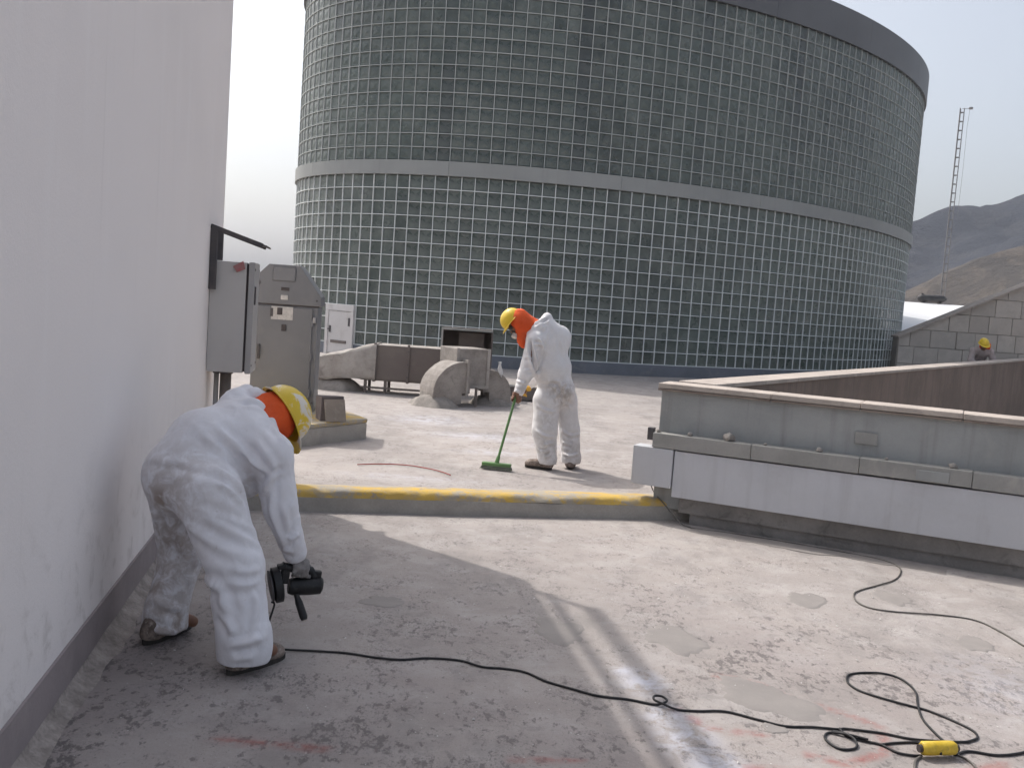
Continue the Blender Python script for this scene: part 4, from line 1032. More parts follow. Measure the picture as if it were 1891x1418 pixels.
# lines of the main cloth folds on the two coveralls: points on the cloth, height, half width (m)
FOLD1 = [
    ([(-1.613, 4.256, 0.845), (-1.496, 4.188, 0.857), (-1.387, 4.167, 0.851), (-1.279, 4.147, 0.836), (-1.203, 4.195, 0.815)], -0.008, 0.014),
    ([(-1.334, 4.323, 1.032), (-1.261, 4.331, 0.978), (-1.184, 4.369, 0.899), (-1.083, 4.357, 0.833)], 0.012, 0.016),
    ([(-1.383, 4.287, 0.997), (-1.289, 4.294, 0.94), (-1.206, 4.382, 0.847)], 0.007, 0.014),
    ([(-1.425, 4.317, 1.031), (-1.309, 4.287, 0.96)], 0.006, 0.018),
    ([(-1.305, 4.19, 0.873), (-1.233, 4.191, 0.842), (-1.187, 4.214, 0.805), (-1.163, 4.243, 0.754)], 0.012, 0.014),
    ([(-1.256, 4.139, 0.814), (-1.193, 4.17, 0.772), (-1.152, 4.213, 0.704)], 0.009, 0.013),
    ([(-1.058, 4.353, 0.878), (-1.073, 4.36, 0.817), (-1.109, 4.375, 0.732)], 0.014, 0.015),
    ([(-1.017, 4.387, 0.838), (-1.062, 4.363, 0.807), (-1.103, 4.367, 0.761)], 0.01, 0.012),
    ([(-1.224, 4.356, 0.935), (-1.149, 4.36, 0.876), (-1.073, 4.36, 0.817)], 0.01, 0.013),
    ([(-1.171, 4.384, 0.988), (-1.094, 4.345, 0.914), (-1.053, 4.36, 0.851)], 0.008, 0.014),
    ([(-1.54, 4.417, 0.546), (-1.503, 4.446, 0.449), (-1.444, 4.492, 0.347), (-1.222, 4.058, 0.386), (-1.158, 4.026, 0.294), (-1.109, 4.002, 0.225)], 0.016, 0.02),
    ([(-1.406, 4.161, 0.636), (-1.289, 4.087, 0.59), (-1.192, 4.068, 0.542), (-1.106, 4.082, 0.514)], 0.01, 0.017),
    ([(-1.306, 4.096, 0.678), (-1.204, 4.092, 0.636), (-1.113, 4.132, 0.577), (-1.069, 4.206, 0.515)], 0.011, 0.015),
    ([(-1.339, 4.1, 0.715), (-1.238, 4.101, 0.682), (-1.147, 4.137, 0.639), (-1.098, 4.225, 0.586)], 0.008, 0.014),
    ([(-1.177, 4.039, 0.405), (-1.092, 4.052, 0.397), (-1.045, 4.098, 0.402)], 0.012, 0.016),
    ([(-1.062, 4.074, 0.377), (-1.036, 4.064, 0.301), (-1.035, 4.035, 0.23), (-1.03, 4.007, 0.194)], 0.011, 0.013),
    ([(-1.121, 3.989, 0.147), (-1.055, 3.995, 0.166), (-0.997, 4.035, 0.177)], 0.016, 0.015),
    ([(-1.108, 3.987, 0.095), (-1.025, 4.004, 0.105)], 0.009, 0.014),
    ([(-1.205, 4.052, 0.273), (-1.142, 4.014, 0.239), (-1.104, 3.993, 0.189)], 0.012, 0.014),
    ([(-1.132, 4.046, 0.461), (-1.079, 4.069, 0.448), (-1.045, 4.127, 0.455)], 0.008, 0.013),
    ([(-1.524, 4.415, 0.307), (-1.472, 4.412, 0.224)], 0.011, 0.016),
    ([(-1.596, 4.36, 0.209), (-1.514, 4.341, 0.178), (-1.461, 4.391, 0.154)], 0.009, 0.014),
    ([(-1.615, 4.339, 0.084), (-1.533, 4.318, 0.065), (-1.465, 4.369, 0.052)], 0.009, 0.013),
    ([(-1.654, 4.44, 0.62), (-1.603, 4.429, 0.539), (-1.571, 4.438, 0.452)], 0.008, 0.016),
    ([(-1.067, 4.362, 0.796), (-1.067, 4.365, 0.678), (-1.041, 4.391, 0.566), (-1.002, 4.426, 0.462)], 0.011, 0.013),
    ([(-0.949, 4.434, 0.541), (-0.99, 4.409, 0.511)], 0.01, 0.012),
    ([(-1.02, 4.434, 0.459), (-0.965, 4.431, 0.453)], 0.01, 0.011),
    ([(-1.016, 4.372, 0.68), (-0.995, 4.391, 0.591), (-1.005, 4.402, 0.523)], 0.007, 0.012),
    ([(-1.274, 4.501, 1.117), (-1.219, 4.532, 1.128), (-1.159, 4.563, 1.085), (-1.098, 4.505, 1.02)], -0.012, 0.014),
    ([(-1.115, 4.483, 1.032), (-1.028, 4.406, 0.963)], 0.008, 0.013),
    ([(-1.494, 4.184, 0.727), (-1.565, 4.407, 0.59), (-1.579, 4.425, 0.52)], -0.01, 0.016),
]
FOLD2 = [
    ([(0.142, 8.998, 1.349), (0.164, 8.984, 1.223), (0.2, 9.009, 1.082), (0.224, 9.161, 0.981)], -0.030, 0.013),
    ([(0.205, 8.992, 1.379), (0.246, 8.992, 1.344), (0.263, 9.014, 1.292), (0.243, 9.037, 1.212), (0.226, 9.074, 1.105)], 0.012, 0.014),
    ([(0.304, 9.115, 1.473), (0.284, 9.041, 1.37), (0.265, 9.028, 1.266)], 0.008, 0.016),
    ([(0.183, 8.985, 1.314), (0.221, 8.987, 1.323), (0.262, 9.008, 1.306)], 0.012, 0.01),
    ([(0.364, 9.058, 0.985), (0.447, 9.065, 0.925), (0.48, 9.075, 0.835), (0.488, 9.176, 0.706)], -0.01, 0.016),
    ([(0.238, 9.149, 0.956), (0.341, 9.068, 0.95), (0.471, 9.08, 0.965)], -0.007, 0.014),
    ([(0.509, 9.109, 0.992), (0.463, 9.065, 0.887), (0.403, 9.047, 0.806)], 0.009, 0.014),
    ([(0.252, 9.071, 0.741), (0.345, 9.029, 0.7), (0.439, 9.076, 0.688)], 0.008, 0.014),
    ([(0.255, 9.033, 0.509), (0.335, 8.997, 0.467), (0.442, 9.05, 0.455)], 0.01, 0.014),
    ([(0.342, 9.008, 0.375), (0.432, 9.036, 0.403)], 0.012, 0.013),
    ([(0.351, 9.015, 0.256), (0.414, 9.017, 0.286)], 0.012, 0.012),
    ([(0.281, 9.056, 0.337), (0.334, 9.018, 0.307), (0.398, 9.013, 0.325)], 0.009, 0.01),
    ([(0.512, 9.231, 0.501), (0.594, 9.2, 0.458), (0.69, 9.261, 0.47)], 0.01, 0.013),
    ([(0.527, 9.223, 0.383), (0.613, 9.183, 0.368)], 0.012, 0.012),
    ([(0.541, 9.202, 0.28), (0.606, 9.156, 0.265), (0.685, 9.189, 0.292)], 0.011, 0.012),
    ([(0.512, 9.117, 0.781), (0.588, 9.203, 0.711)], 0.008, 0.015),
    ([(0.102, 9.0, 1.192), (0.18, 8.983, 1.185)], 0.009, 0.012),
    ([(0.111, 8.963, 1.065), (0.2, 9.009, 1.082)], 0.009, 0.012),
    ([(0.041, 9.016, 0.966), (0.106, 8.957, 0.949), (0.189, 9.326, 0.952)], 0.01, 0.011),
    ([(0.04, 8.967, 0.879), (0.087, 8.957, 0.858)], 0.009, 0.01),
    ([(0.172, 9.079, 1.491), (0.248, 9.114, 1.528), (0.299, 9.142, 1.563)], -0.012, 0.012),
    ([(0.387, 9.146, 1.426), (0.449, 9.136, 1.3), (0.512, 9.167, 1.172)], 0.006, 0.02),
]

# ---------------------------------------------------------------- the bending worker with the grinder (foreground)
C_ = dict(pelvis=(-1.445, 4.38, .80), hipL=(-1.575, 4.50, .72), hipR=(-1.32, 4.25, .735), kneeL=(-1.535, 4.56, .37), kneeR=(-1.165, 4.165, .44), ankL=(-1.553, 4.42, .12), ankR=(-1.09, 4.10, .13),
          waist=(-1.41, 4.45, .925), chest=(-1.285, 4.57, .975), neck=(-1.225, 4.665, 1.03), shR=(-1.10, 4.45, .905), shL=(-1.38, 4.82, 1.0), elR=(-1.045, 4.45, .655), wrR=(-.975, 4.49, .415), elL=(-1.22, 4.90, .80), wrL=(-1.11, 4.82, .63), head=(-1.155, 4.71, 1.03))
p1 = thing('person', (-1.3, 4.3, 0), 'person in white coverall bending over to work with a black power tool', 'person')
J = {k_: V(*q) for k_, q in C_.items()}
h_up, h_fw = (.66, .60, .45), (.45, .15, -.86)
GR = V(-.951, 4.497, .352)                                 # where the hand grips the tool
g_axis = nrm(V(.80, .35, -.10)); g_palm = nrm(V(-.05, .15, 1))
side = nrm(J['shR']-J['shL'])
B = Body()
B.cone(J['pelvis'], J['waist'], .12, .115, .06, side, .8).cone(J['waist'], J['chest'], .115, .125, .06, side, .75).cone(J['chest'], J['neck'], .11, .06, .05, side, .8).cone(J['neck'], J['head'], .052, .05, .03)
for S_ in 'LR':
    B.cone(J['chest'], J['sh'+S_], .08, .062, .05).cone(J['sh'+S_], J['el'+S_], .055, .042, .03).cone(J['el'+S_], J['wr'+S_], .042, .029, .02)
    B.cone(J['pelvis'], J['hip'+S_], .11, .095, .05).cone(J['hip'+S_], J['knee'+S_], .092, .062, .03).cone(J['knee'+S_], J['ank'+S_], .060, .04, .03)
    B.cone(J['ank'+S_], J['ank'+S_]+V(.10, .09, -.065), .034, .028, .03)
head_prims(B, J['head'], h_up, h_fw)
hand_prims(B, J['wrR'], GR, g_axis, g_palm)
wl2 = V(-1.09, 4.80, .555); hand_prims(B, J['wrL'], wl2, (.8, .3, .1), (-.1, .1, 1))
v, f = B.mesh(.0065); put('body', v, f, M['skin'], p1)
B = Body()
B.cone(J['pelvis']+V(-.03, -.02, -.01), J['waist'], .168, .150, .07, side, .88).cone(J['waist'], J['chest'], .152, .152, .07, side, .82).cone(J['chest'], J['neck'], .145, .085, .06, side, .78)
B.ell(J['pelvis']+V(.03, .03, -.03), (.15, .17, .17), None, .06).ell(J['pelvis']+V(-.055, -.02, -.015), (.14, .155, .15), None, .06)
B.cone(J['chest']+V(.01, .0, -.06), J['waist']+V(.05, .03, -.09), .11, .11, .07).ell((-1.215, 4.50, .80), (.085, .10, .12), None, .07)
wide = {'L': (.118, .104, .092, .102), 'R': (.147, .125, .112, .114)}
for S_ in 'LR':
    B.cone(J['chest'], J['sh'+S_], .12, .098, .06).cone(J['sh'+S_], J['el'+S_], .096, .082, .03).cone(J['el'+S_], J['wr'+S_]+V(0, 0, .02), .082, .056, .02)
    a, b_, c_, d_ = wide[S_]
    B.cone(J['pelvis'], J['hip'+S_], .16, a, .06).cone(J['hip'+S_], J['knee'+S_], a, b_, .035).cone(J['knee'+S_], J['ank'+S_]+V(0, 0, -.01), b_, c_, .03)
    B.cone(J['ank'+S_]+V(0, 0, .03), J['ank'+S_]+V(.0, .0, -.055), c_, d_, .03)
# hood lying in folds behind the neck
nk = J['neck']
B.cone(nk+V(-.13, -.05, .075), nk+V(-.08, .07, .115), .055, .05, .02).cone(nk+V(-.11, -.02, .10), nk+V(.0, -.10, .055), .05, .045, .02).cone(nk+V(.0, -.10, .055), nk+V(.05, -.14, -.04), .045, .03, .02).cone(nk+V(-.03, .02, .12), nk+V(.03, .04, .10), .04, .03, .015).cone(nk+V(-.09, -.11, .04), nk+V(.03, -.17, -.05), .04, .03, .02)
v, f = B.mesh(.0065, clip=(V(0, 0, .05), V(0, 0, 1)))
bones = [(J['hipR'], J['kneeR'], .14, .030, 6, 1.6, .8, 1), (J['kneeR'], J['ankR'], .11, .030, 8, 1.2, .9, 1), (J['hipL'], J['kneeL'], .12, .024, 6, 1.4, .8, 1), (J['kneeL'], J['ankL'], .1, .024, 8, 1.2, .9, 1),
         (J['shR'], J['elR'], .09, .022, 8, 1.5, 1, 1), (J['elR'], J['wrR'], .07, .020, 10, 1.2, 1, 1), (J['shL'], J['elL'], .09, .02, 8, 1.5, 1, 1), (J['pelvis'], J['chest'], .16, .022, 4, 2.2, .6, .9)]
v = folds(v, f, bones, .003, [(p_, a_*1.05, w_*1.1) for p_, a_, w_ in FOLD1])
dr = spots(v, [((-1.50, 4.22, .72), .10, 1.0), ((-1.44, 4.2, .66), .09, .8), ((-1.17, 4.45, .80), .08, .7), ((-1.55, 4.40, .3), .22, .45), ((-1.2, 4.35, .72), .1, .4), ((-1.02, 4.47, .45), .07, .5), ((-1.52, 4.38, .1), .14, .9), ((-1.1, 4.08, .08), .08, .5), ((-1.55, 4.38, .45), .22, .8), ((-1.47, 4.2, .75), .2, .6), ((-1.6, 4.45, .25), .2, .8), ((-1.25, 4.2, .68), .12, .35)]) + .08
put('coverall', v, f, M['suit'], p1, dr)
shoe(p1, (-1.135, 4.035, 0), (-.962, 4.285, 0), .004); shoe(p1, (-1.605, 4.31, 0), (-1.495, 4.59, 0), .004)
sd_, fd_, ud_ = frame(h_up, h_fw); hc = J['head']
helmet(hc+ud_*.035+fd_*.0, h_up, h_fw, 1.17, M['helmet_worn'], p1)
B = Body(); ax = np.array([sd_, fd_, ud_])
B.ell(hc-fd_*.015+ud_*.015, (.112, .125, .085), ax, .03).cone(hc-ud_*.02-fd_*.03, nk+V(.005, 0, .01), .095, .098, .04, sd_, .85).cone(hc+sd_*.07-fd_*.03, nk+V(.05, -.08, -.015), .05, .045, .04)
v, f = B.mesh(.006); v = folds(v, f, [(hc, nk, .1, .014, 9, 1.8, 1, 1)], .005); put('neck_cover', v, f, M['orange'], p1)
B = Body(); hand_prims(B, J['wrR']+V(.01, 0, -.01), GR, g_axis, g_palm, 1.09, .008); v, f = B.mesh(.0055); put('glove', v, f, M['glove'], p1)

# the power tool in that hand
gt = thing('angle_grinder', tuple(GR+V(0, 0, -.15)), 'black angle grinder hanging from the bending worker\'s gloved hand', 'power tool')
gx = g_axis; gz_ = nrm(V(.0, .0, 1)-gx*gx[2]); gy_ = np.cross(gz_, gx); Q = lambda x, y, z: GR+gx*x+gy_*y+gz_*z
MB().tube([Q(-.085, 0, .012), Q(-.07, 0, .006), Q(.06, 0, -.004), Q(.075, 0, -.03)], [.02, .021, .021, .024], 14).build('grip', M['black'], gt, True, .7)
MB().tube([Q(-.035, 0, -.085), Q(-.02, 0, -.085), Q(.055, 0, -.078), Q(.112, 0, -.070), Q(.122, 0, -.070)], [.036, .042, .044, .043, .033], 20).build('motor_housing', M['black'], gt, True, .6)
MB().box(Q(.088, 0, -.035), (.045, .034, .07), [gx, gy_, gz_], .008).build('rear_arch', M['black'], gt)
MB().box(Q(-.062, 0, -.03), (.04, .036, .085), [gx, gy_, gz_], .008).build('front_arch', M['black'], gt)
tl = nrm(gx*.96+gz_*.28); cn = Q(-.085, -.005, -.078)
MB().tube([cn-tl*.03, cn-tl*.024, cn+tl*.008, cn+tl*.014], [.066, .084, .084, .07], 26).build('wheel_guard', M['black'], gt, True, .6)
MB().tube([cn-tl*.040, cn-tl*.034], [.074, .074], 26).build('abrasive_disc', M['steel_dark'], gt, True, .6)
MB().box(cn+gz_*.088, (.04, .04, .02), [tl, gy_, nrm(np.cross(tl, gy_))], .005).build('guard_clamp', M['black'], gt)
ha = Q(.0, -.03, -.115); hb = ha+nrm(V(.42, -.35, -.80))*.125
MB().tube([ha, ha+(hb-ha)*.15, ha+(hb-ha)*.3, ha+(hb-ha)*.9, hb], [.012, .014, .018, .019, .014], 14).build('side_handle', M['black'], gt, True, .6)

# ---------------------------------------------------------------- the worker with the broom
S_J = dict(pelvis=(.415, 9.25, .90), hipL=(.345, 9.17, .84), hipR=(.525, 9.30, .845), kneeL=(.343, 9.12, .50), kneeR=(.588, 9.31, .50), ankL=(.385, 9.10, .235), ankR=(.622, 9.25, .235),
           waist=(.375, 9.235, 1.09), chest=(.315, 9.23, 1.29), neck=(.235, 9.23, 1.43), shL=(.19, 9.08, 1.34), shR=(.415, 9.40, 1.37), elL=(.120, 9.03, 1.03), wrL=(.060, 8.995, .835), elR=(.345, 9.47, 1.06), wrR=(.150, 9.34, .88), head=(.012, 9.17, 1.51))
J = {k_: V(*q) for k_, q in S_J.items()}
p2 = thing('person', (.45, 9.2, UP), 'person in white coverall and orange hood sweeping with a green broom', 'person')
h_up, h_fw = (-.80, .05, .60), (-.58, .15, -.80)
side = nrm(J['shR']-J['shL']); bt, bb_ = V(.040, 8.985, .80), V(-.091, 8.870, .19); b_dir = nrm(bt-bb_)
B = Body()
B.cone(J['pelvis'], J['waist'], .115, .11, .06, side, .8).cone(J['waist'], J['chest'], .11, .12, .06, side, .75).cone(J['chest'], J['neck'], .11, .06, .05, side, .8).cone(J['neck'], J['head'], .052, .05, .03)
for q in 'LR':
    B.cone(J['chest'], J['sh'+q], .08, .06, .05).cone(J['sh'+q], J['el'+q], .05, .042, .03).cone(J['el'+q], J['wr'+q], .042, .028, .02)
    B.cone(J['pelvis'], J['hip'+q], .10, .09, .05).cone(J['hip'+q], J['knee'+q], .085, .06, .03).cone(J['knee'+q], J['ank'+q], .058, .04, .03)
B.cone(J['ankL'], (.29, 9.12, .18), .034, .028, .03).cone(J['ankR'], (.632, 9.34, .18), .034, .028, .03)
qh, hax = head_prims(B, J['head'], h_up, h_fw)
hand_prims(B, J['wrL'], bt, b_dir, (.7, .3, .3))
gr2 = bt+b_dir*.13; 
hand_prims(B, J['wrR'], V(.135, 9.30, .835), (-.7, -.5, .3), (.3, .3, .8))
v, f = B.mesh(.0065); put('body', v, f, M['skin'], p2)
B = Body()
B.cone(J['pelvis'], J['waist'], .150, .152, .07, side, .82).cone(J['waist'], J['chest'], .155, .150, .07, side, .78).cone(J['chest'], J['neck'], .135, .085, .06, side, .78)
B.ell(J['pelvis']+V(.04, -.03, -.02), (.15, .15, .15), None, .06)
for q, (a, b_, c_, d_) in {'L': (.128, .118, .088, .084), 'R': (.112, .100, .094, .088)}.items():
    B.cone(J['chest'], J['sh'+q], .115, .086, .06).cone(J['neck']+V(.02, 0, -.04), J['sh'+q]+V(.02, 0, .02), .085, .075, .06).cone(J['sh'+q], J['el'+q], .082, .07, .03).cone(J['el'+q], J['wr'+q]+V(.01, .005, .025), .07, .048, .02)
    B.cone(J['pelvis']+V(0, 0, -.05), J['hip'+q]+V(0, 0, -.06), .13, a, .06).cone(J['hip'+q]+V(0, 0, -.06), J['knee'+q], a, b_, .03).cone(J['knee'+q], J['ank'+q], b_, c_, .03).cone(J['ank'+q], J['ank'+q]+V(0, 0, -.055), c_, d_, .02)
nk = J['neck']
B.cone(nk+V(-.05, -.12, .03), nk+V(.055, -.03, .145), .045, .036, .025).cone(nk+V(.055, -.03, .14), nk+V(.05, .10, .09), .042, .04, .025).cone(nk+V(-.10, -.13, -.02), nk+V(.0, -.13, .04), .03, .045, .02).cone(nk+V(.06, -.05, .06), nk+V(.12, .0, -.03), .06, .08, .05).cone(nk+V(.08, .04, .04), J['shR']+V(.03, -.03, .03), .075, .075, .09).cone(nk+V(.09, -.04, -.02), J['shR']+V(.0, -.06, -.06), .09, .09, .09)
v, f = B.mesh(.0065, clip=(V(0, 0, UP+.055), V(0, 0, 1)))
bones = [(J['hipL'], J['kneeL'], .12, .020, 6, 1.6, .8, 1), (J['kneeL'], J['ankL'], .1, .028, 9, 1.2, .9, 1), (J['hipR'], J['kneeR'], .11, .020, 6, 1.6, .8, 1), (J['kneeR'], J['ankR'], .1, .026, 9, 1.2, .9, 1),
         (J['shL'], J['elL'], .09, .022, 8, 1.4, 1, 1), (J['elL'], J['wrL'], .07, .022, 10, 1.2, 1, 1), (J['shR'], J['elR'], .09, .02, 8, 1.5, 1, 1), (J['pelvis'], J['chest'], .16, .020, 4, 2.0, .8, .9)]
v = folds(v, f, bones, .003, [(p_, a_*1.5, w_) for p_, a_, w_ in FOLD2])
dr = spots(v, [((.49, 9.10, .86), .12, 1), ((.40, 9.05, .90), .09, .8), ((.56, 9.16, .92), .07, .9), ((.36, 9.05, .6), .1, .5), ((.35, 9.02, .3), .14, .5), ((.62, 9.25, .3), .14, .6), ((.1, 8.95, .9), .06, .5)]) + .12
put('coverall', v, f, M['suit_b'], p2, dr)
shoe(p2, (.43, 9.065, 0), (.185, 9.15, 0), UP+.008); shoe(p2, (.612, 9.17, 0), (.64, 9.43, 0), UP+.008)
sd_, fd_, ud_ = frame(h_up, h_fw); hc = J['head']
helmet(hc+ud_*.042+fd_*.02, h_up, h_fw, .90, M['helmet'], p2)
B = Body(); ax = np.array([sd_, fd_, ud_])
B.ell(hc-fd_*.03+ud_*.015, (.100, .098, .09), ax, .03).cone(hc-ud_*.03-fd_*.03, nk+V(-.03, -.01, .015), .09, .095, .04, sd_, .85).cone(hc-ud_*.05+sd_*.02, V(.075, 9.13, 1.34), .07, .05, .04).cone(V(.075, 9.13, 1.34), V(.085, 9.11, 1.29), .05, .025, .03)
v, f = B.mesh(.006); v = folds(v, f, [(hc, nk, .1, .016, 9, 1.8, 1, 1)], .006); put('hood', v, f, M['orange'], p2)
B = Body(); q = qh
B.ell(q(0, .085, -.05), (.045, .035, .045), hax, .02).ell(q(0, .075, .012), (.07, .035, .024), hax, .015); v, f = B.mesh(.006); mk = put('respirator', v, f, M['respirator'], p2)
for s_ in (-1, 1): MB().tube([q(.035*s_, .10, -.06), q(.055*s_, .125, -.07)], [.026, .028], 16).build('filter', M['filter'], mk, True, .6)
B = Body(); hand_prims(B, J['wrR']+V(0, 0, -.01), V(.135, 9.30, .835), (-.7, -.5, .3), (.3, .3, .8), 1.12, .008); v, f = B.mesh(.006); put('glove', v, f, M['glove_y'], p2)

bro = thing('broom', tuple(bb_+V(0, 0, -.05)), 'green push broom held by the sweeping worker', 'broom')
MB().tube([bb_+b_dir*.0, bt+b_dir*.16], .0125, 12).build('handle', M['green'], bro, True, .7)
hx_ = nrm(V(.97, -.20, 0)); hy_ = V(-hx_[1], hx_[0], 0); hc_ = V(-.091, 8.87, .195)
hb_ = MB().box(hc_+V(0, 0, -.012), (.275, .062, .03), [hx_, hy_, V(0, 0, 1)], .008).build('head', M['green'], bro)
MB().tube([hc_, bb_+b_dir*.07], [.022, .017], 14).build('socket', M['green'], hb_, True, .7)
mb = MB()
for i in range(26):
    for j in range(5):
        c0 = hc_+hx_*(-.13+.26*i/25)+hy_*(-.024+.012*j)+V(0, 0, -.024); c1 = c0+hx_*((i/25-.5)*.03+random.uniform(-.006, .006))+hy_*((j-2)*.006+random.uniform(-.005, .005)); c1[2] = UP+.008
        mb.tube([c0, c1], [.0045, .0035], 5)
o = mb.build('bristles', M['bristle'], bro); o['kind'] = 'stuff'

# ---------------------------------------------------------------- third worker, far behind the parapet
p3 = thing('person', (11.9, 24.7, UP), 'person in dusty clothes and yellow hard hat bending behind the far parapet', 'person')
b0 = V(11.9, 24.7, UP)
J = dict(pelvis=b0+V(.05, .25, .82), waist=b0+V(.04, .16, 1.0), chest=b0+V(.02, .02, 1.16), neck=b0+V(0, -.1, 1.25), head=b0+V(-.03, -.2, 1.33), shL=b0+V(.23, -.04, 1.17), shR=b0+V(-.21, -.04, 1.17), elL=b0+V(.31, -.15, .92), elR=b0+V(-.29, -.15, .92), wrL=b0+V(.12, -.32, .80), wrR=b0+V(-.08, -.34, .78),
         hipL=b0+V(.14, .22, .78), hipR=b0+V(-.06, .22, .78), kneeL=b0+V(.17, .06, .43), kneeR=b0+V(-.09, .06, .43), ankL=b0+V(.16, .18, .1), ankR=b0+V(-.1, .18, .1))
def simple(inf):
    B = Body(); B.cone(J['pelvis'], J['waist'], .11+inf, .11+inf, .05, V(1, 0, 0), .8).cone(J['waist'], J['chest'], .11+inf, .12+inf, .05, V(1, 0, 0), .75).cone(J['chest'], J['neck'], .1+inf, .06+inf*.5, .05)
    for q in 'LR': B.cone(J['chest'], J['sh'+q], .08+inf, .06+inf, .05).cone(J['sh'+q], J['el'+q], .055+inf, .045+inf, .03).cone(J['el'+q], J['wr'+q], .045+inf, .03+inf*.5, .02).cone(J['pelvis'], J['hip'+q], .1+inf, .09+inf, .05).cone(J['hip'+q], J['knee'+q], .09+inf, .06+inf, .03).cone(J['knee'+q], J['ank'+q], .06+inf, .042+inf*.6, .03)
    return B
B = simple(0); B.cone(J['neck'], J['head'], .05, .05, .03); head_prims(B, J['head'], (-.1, -.45, .9), (.1, -.9, -.4)); hand_prims(B, J['wrL'], J['wrL']+V(-.03, -.06, -.05), (1, 0, 0), (0, .2, 1)); hand_prims(B, J['wrR'], J['wrR']+V(.03, -.06, -.05), (1, 0, 0), (0, .2, 1))
v, f = B.mesh(.009); put('body', v, f, M['skin'], p3)
B = simple(.03); v, f = B.mesh(.011); v = folds(v, f, [(J['shL'], J['elL'], .09, .02, 8, 1.5, 1, 1), (J['shR'], J['elR'], .09, .02, 8, 1.5, 1, 1), (J['pelvis'], J['chest'], .15, .02, 5, 2, 1, 1)], .006); put('work_clothes', v, f, M['grime_suit'], p3)
helmet(J['head']+V(-.005, -.02, .045), (-.1, -.45, .9), (.1, -.9, -.4), 1.1, M['helmet'], p3)
B = Body(); B.ell(J['head']+V(.04, .05, -.01), (.12, .09, .10), None, .03).cone(J['head']+V(.12, .02, .01), J['neck']+V(.17, .04, .03), .07, .05, .04); v, f = B.mesh(.008); put('neck_cover', v, f, M['orange'], p3)
shoe(p3, J['ankL']*V(1, 1, 0)+V(0, .06, 0), J['ankL']*V(1, 1, 0)+V(.02, -.19, 0), UP+.008); shoe(p3, J['ankR']*V(1, 1, 0)+V(0, .06, 0), J['ankR']*V(1, 1, 0)+V(-.02, -.19, 0), UP+.008)

# ================================================================== CORDS AND SMALL THINGS ON THE FLOOR
def on_floor(pts, r, z0=0.0):
    return [V(x, y, z0 + fz(x, y) + r + .001) for x, y in pts]
def cord(name, pts3, r, mat, label, cat, n=6):
    o = MB().tube(spline(pts3, n), r, 8).build(name, mat, None, True); return tag(o, label, cat)
main = [(-.834, 4.368), (-.682, 4.369), (-.551, 4.339), (-.425, 4.335), (-.303, 4.379), (-.151, 4.374), (-.047, 4.319), (.053, 4.318), (.153, 4.29), (.25, 4.199), (.367, 4.128), (.471, 4.075), (.599, 4.057), (.70, 4.026)]
loop1 = [(.735, 4.022), (.765, 4.045), (.748, 4.075), (.715, 4.07), (.708, 4.038), (.74, 4.012)]
rest = [(.80, 3.989), (.892, 3.988), (1.011, 4.002), (1.136, 3.942), (1.239, 3.9), (1.356, 3.913), (1.468, 3.909), (1.50, 3.92), (1.643, 3.9), (1.761, 3.866), (1.946, 3.864), (2.019, 3.891), (2.061, 3.934), (2.07, 4.0), (2.026, 4.093), (1.963, 4.176), (1.915, 4.204), (1.821, 4.262), (1.724, 4.347), (1.691, 4.434), (1.71, 4.52), (1.749, 4.569), (1.83, 4.599), (1.919, 4.601), (1.978, 4.554), (1.994, 4.461), (1.982, 4.366), (1.942, 4.258), (1.909, 4.155), (1.889, 4.059), (1.885, 3.938), (1.891, 3.845), (1.901, 3.80), (1.895, 3.765), (1.875, 3.742)]
pts = [cn-tl*.02-gz_*.080, V(-1.045, 4.43, .19), V(-1.062, 4.40, .10), V(-1.05, 4.375, .035), V(-.99, 4.352, .012)] + on_floor(main, .0052)
l1 = on_floor(loop1, .0052); 
for i, q in enumerate(l1): q[2] += (.004, .012, .018, .02, .016, .011)[i]
pts += l1 + on_floor(rest, .0052)
cord('power_cord', pts, .0052, M['cord'], 'long black power cord running from the grinder to the yellow connector', 'cord')
B1 = [(1.466, 3.90), (1.477, 3.853), (1.51, 3.827), (1.554, 3.808), (1.6, 3.785), (1.641, 3.727), (1.695, 3.712), (1.735, 3.718)]
p_ = on_floor(B1, .0052); p_[0][2] += .008; cord('power_cord', p_ , .0052, M['cord'], 'short black cord entering the near end of the yellow connector', 'cord')
L2 = [(1.552, 3.805), (1.486, 3.838), (1.42, 3.872), (1.385, 3.835), (1.378, 3.79), (1.395, 3.738), (1.427, 3.719), (1.48, 3.742), (1.494, 3.794), (1.47, 3.85), (1.43, 3.885)]
p_ = on_floor(L2, .0052); 
for i in (0, 1, 8, 9): p_[i][2] += .010
cord('power_cord', p_, .0052, M['cord'], 'small curled loop of black cord beside the yellow connector', 'cord')
p_ = on_floor([(1.602, 3.79), (1.667, 3.815), (1.747, 3.833), (1.792, 3.82), (1.812, 3.78), (1.815, 3.74), (1.80, 3.695)], .005); p_[-3][2] += .02; p_[-2][2] += .047; p_[-1][2] += .02
cord('power_cord', p_, .005, M['cord'], 'black cord arching over the yellow connector', 'cord')
p_ = on_floor([(1.88, 3.742), (1.955, 3.785), (2.038, 3.768), (2.095, 3.771), (2.167, 3.797), (2.251, 3.835), (2.5, 3.9), (2.9, 3.9)], .0055); cord('power_cord', p_, .0055, M['cord'], 'black cord leaving the yellow connector towards the picture edge', 'cord')
p_ = on_floor([(1.895, 3.745), (1.916, 3.702), (1.921, 3.627), (1.935, 3.559), (1.96, 3.4), (2.0, 3.0)], .0045); cord('power_cord', p_, .0045, M['hose'], 'thin grey lead running from the connector down out of the picture', 'cord')
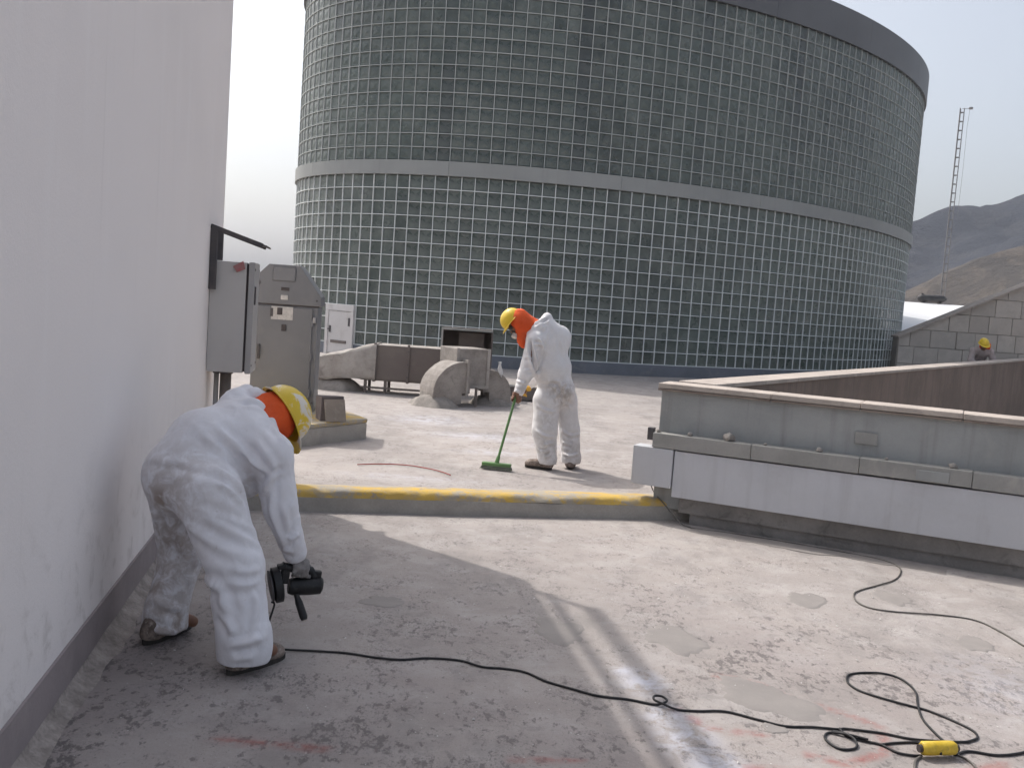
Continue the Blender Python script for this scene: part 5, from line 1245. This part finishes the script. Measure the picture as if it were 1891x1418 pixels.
p_ = on_floor([(1.732, 3.712), (1.691, 3.668), (1.654, 3.589), (1.621, 3.514), (1.58, 3.3)], .0055); cord('power_cord', p_, .0055, M['hose'], 'grey lead hanging from the near end of the yellow connector', 'cord')
yc = thing('cable_connector', (1.80, 3.73, .01), 'yellow taped cable connector lying on the floor among black cords', 'connector')
ca, cbv = V(1.728, 3.712, .035), V(1.872, 3.737, .035); cd_ = nrm(cbv-ca)
mb = MB(); mb.tube([ca+cd_*q for q in (0, .006, .04, .08, .12, .14, .147)], [.022, .027, .0285, .027, .0285, .0265, .021], 18)
o = mb.build('taped_body', mottled('yellow_tape', (.62, .42, .03), (.7, .5, .06), 25, .5, .05, .5, dirt=(.3, .22, .06), dirt_amt=.6), yc, True, .7)
for v_ in o.data.vertices: v_.co *= 1+.05*mnoise.noise(v_.co*90)
for a_, b_ in ((ca-cd_*.012, ca+cd_*.002), (cbv-cd_*.002, cbv+cd_*.014)): MB().tube([a_, b_], .016, 12).build('socket_end', M['seam'], yc, True, .6)

hose = [V(1.20, 7.97, .30), V(1.24, 7.90, .205), V(1.30, 7.76, .15), V(1.40, 7.66, .05)] + on_floor([(1.497, 7.57), (1.815, 7.47), (2.122, 7.33), (2.372, 7.20), (2.645, 7.05), (2.80, 6.92), (2.838, 6.719), (2.691, 6.412), (2.487, 6.212), (2.333, 6.079), (2.248, 5.966), (2.211, 5.801), (2.258, 5.685), (2.406, 5.646), (2.638, 5.656), (2.839, 5.599), (2.901, 5.403), (2.918, 5.169), (2.968, 4.914), (3.1, 4.5)], .005)
cord('cable', hose, .005, M['hose'], 'thin grey cable curling across the sunlit floor from the parapet corner', 'cable')
rc = [V(x, y, UP+.012+.008*mnoise.noise(Vector((x*.7, y*.7, 9)))) for x, y in [(-1.34, 8.583), (-1.159, 8.689), (-.916, 8.731), (-.709, 8.641), (-.576, 8.525), (-.485, 8.397)]]
cord('red_cable', rc, .005, M['red'], 'short red cable lying on the upper roof near the broom', 'cable')

# loose chips of old coating on the floor
mb = MB()
for i in range(900):
    x, y = RNG.uniform(-1.6, 3.2), RNG.uniform(3.1, 7.3)
    if (x-S0[0])*SN[0]+(y-S0[1])*SN[1] < .05 or (x-PB[0])*PN[0]+(y-PB[1])*PN[1] < .1 or (x-WB[0])*WN[0]+(y-WB[1])*WN[1] < .12: continue
    r = RNG.choice([.002, .003, .004, .007], p=[.5, .3, .15, .05]); a = RNG.uniform(0, 6.28); z = .006*mnoise.noise(Vector((x*.9, y*.9, 0)))+.003
    q = [(x+r*math.cos(a+t)*RNG.uniform(.6, 1.4), y+r*math.sin(a+t)*RNG.uniform(.6, 1.4), z+RNG.uniform(0, .003)) for t in (0, 1.6, 3.1, 4.7)]
    mb.add(q+[(x, y, z+r*.8)], [(0, 1, 4), (1, 2, 4), (2, 3, 4), (3, 0, 4)])
o = mb.build('debris', M['chips']); tag(o, 'pale chips of old coating scattered over the floor', kind='stuff')

# ================================================================== HAZE: dusty air
hz = MB().box((100, 100, 41), (2800, 2800, 104)).build('haze', None); tag(hz, kind='stuff')
hm_ = bpy.data.materials.new('dusty_air'); hm_.use_nodes = True; nt = hm_.node_tree; nt.nodes.clear()
ho_ = nt.nodes.new('ShaderNodeOutputMaterial'); pv = nt.nodes.new('ShaderNodeVolumePrincipled'); pv.inputs['Color'].default_value = (.82, .88, 1.0, 1); pv.inputs['Density'].default_value = .0004; pv.inputs['Anisotropy'].default_value = .3
nt.links.new(pv.outputs[0], ho_.inputs['Volume']); hz.data.materials.append(hm_)
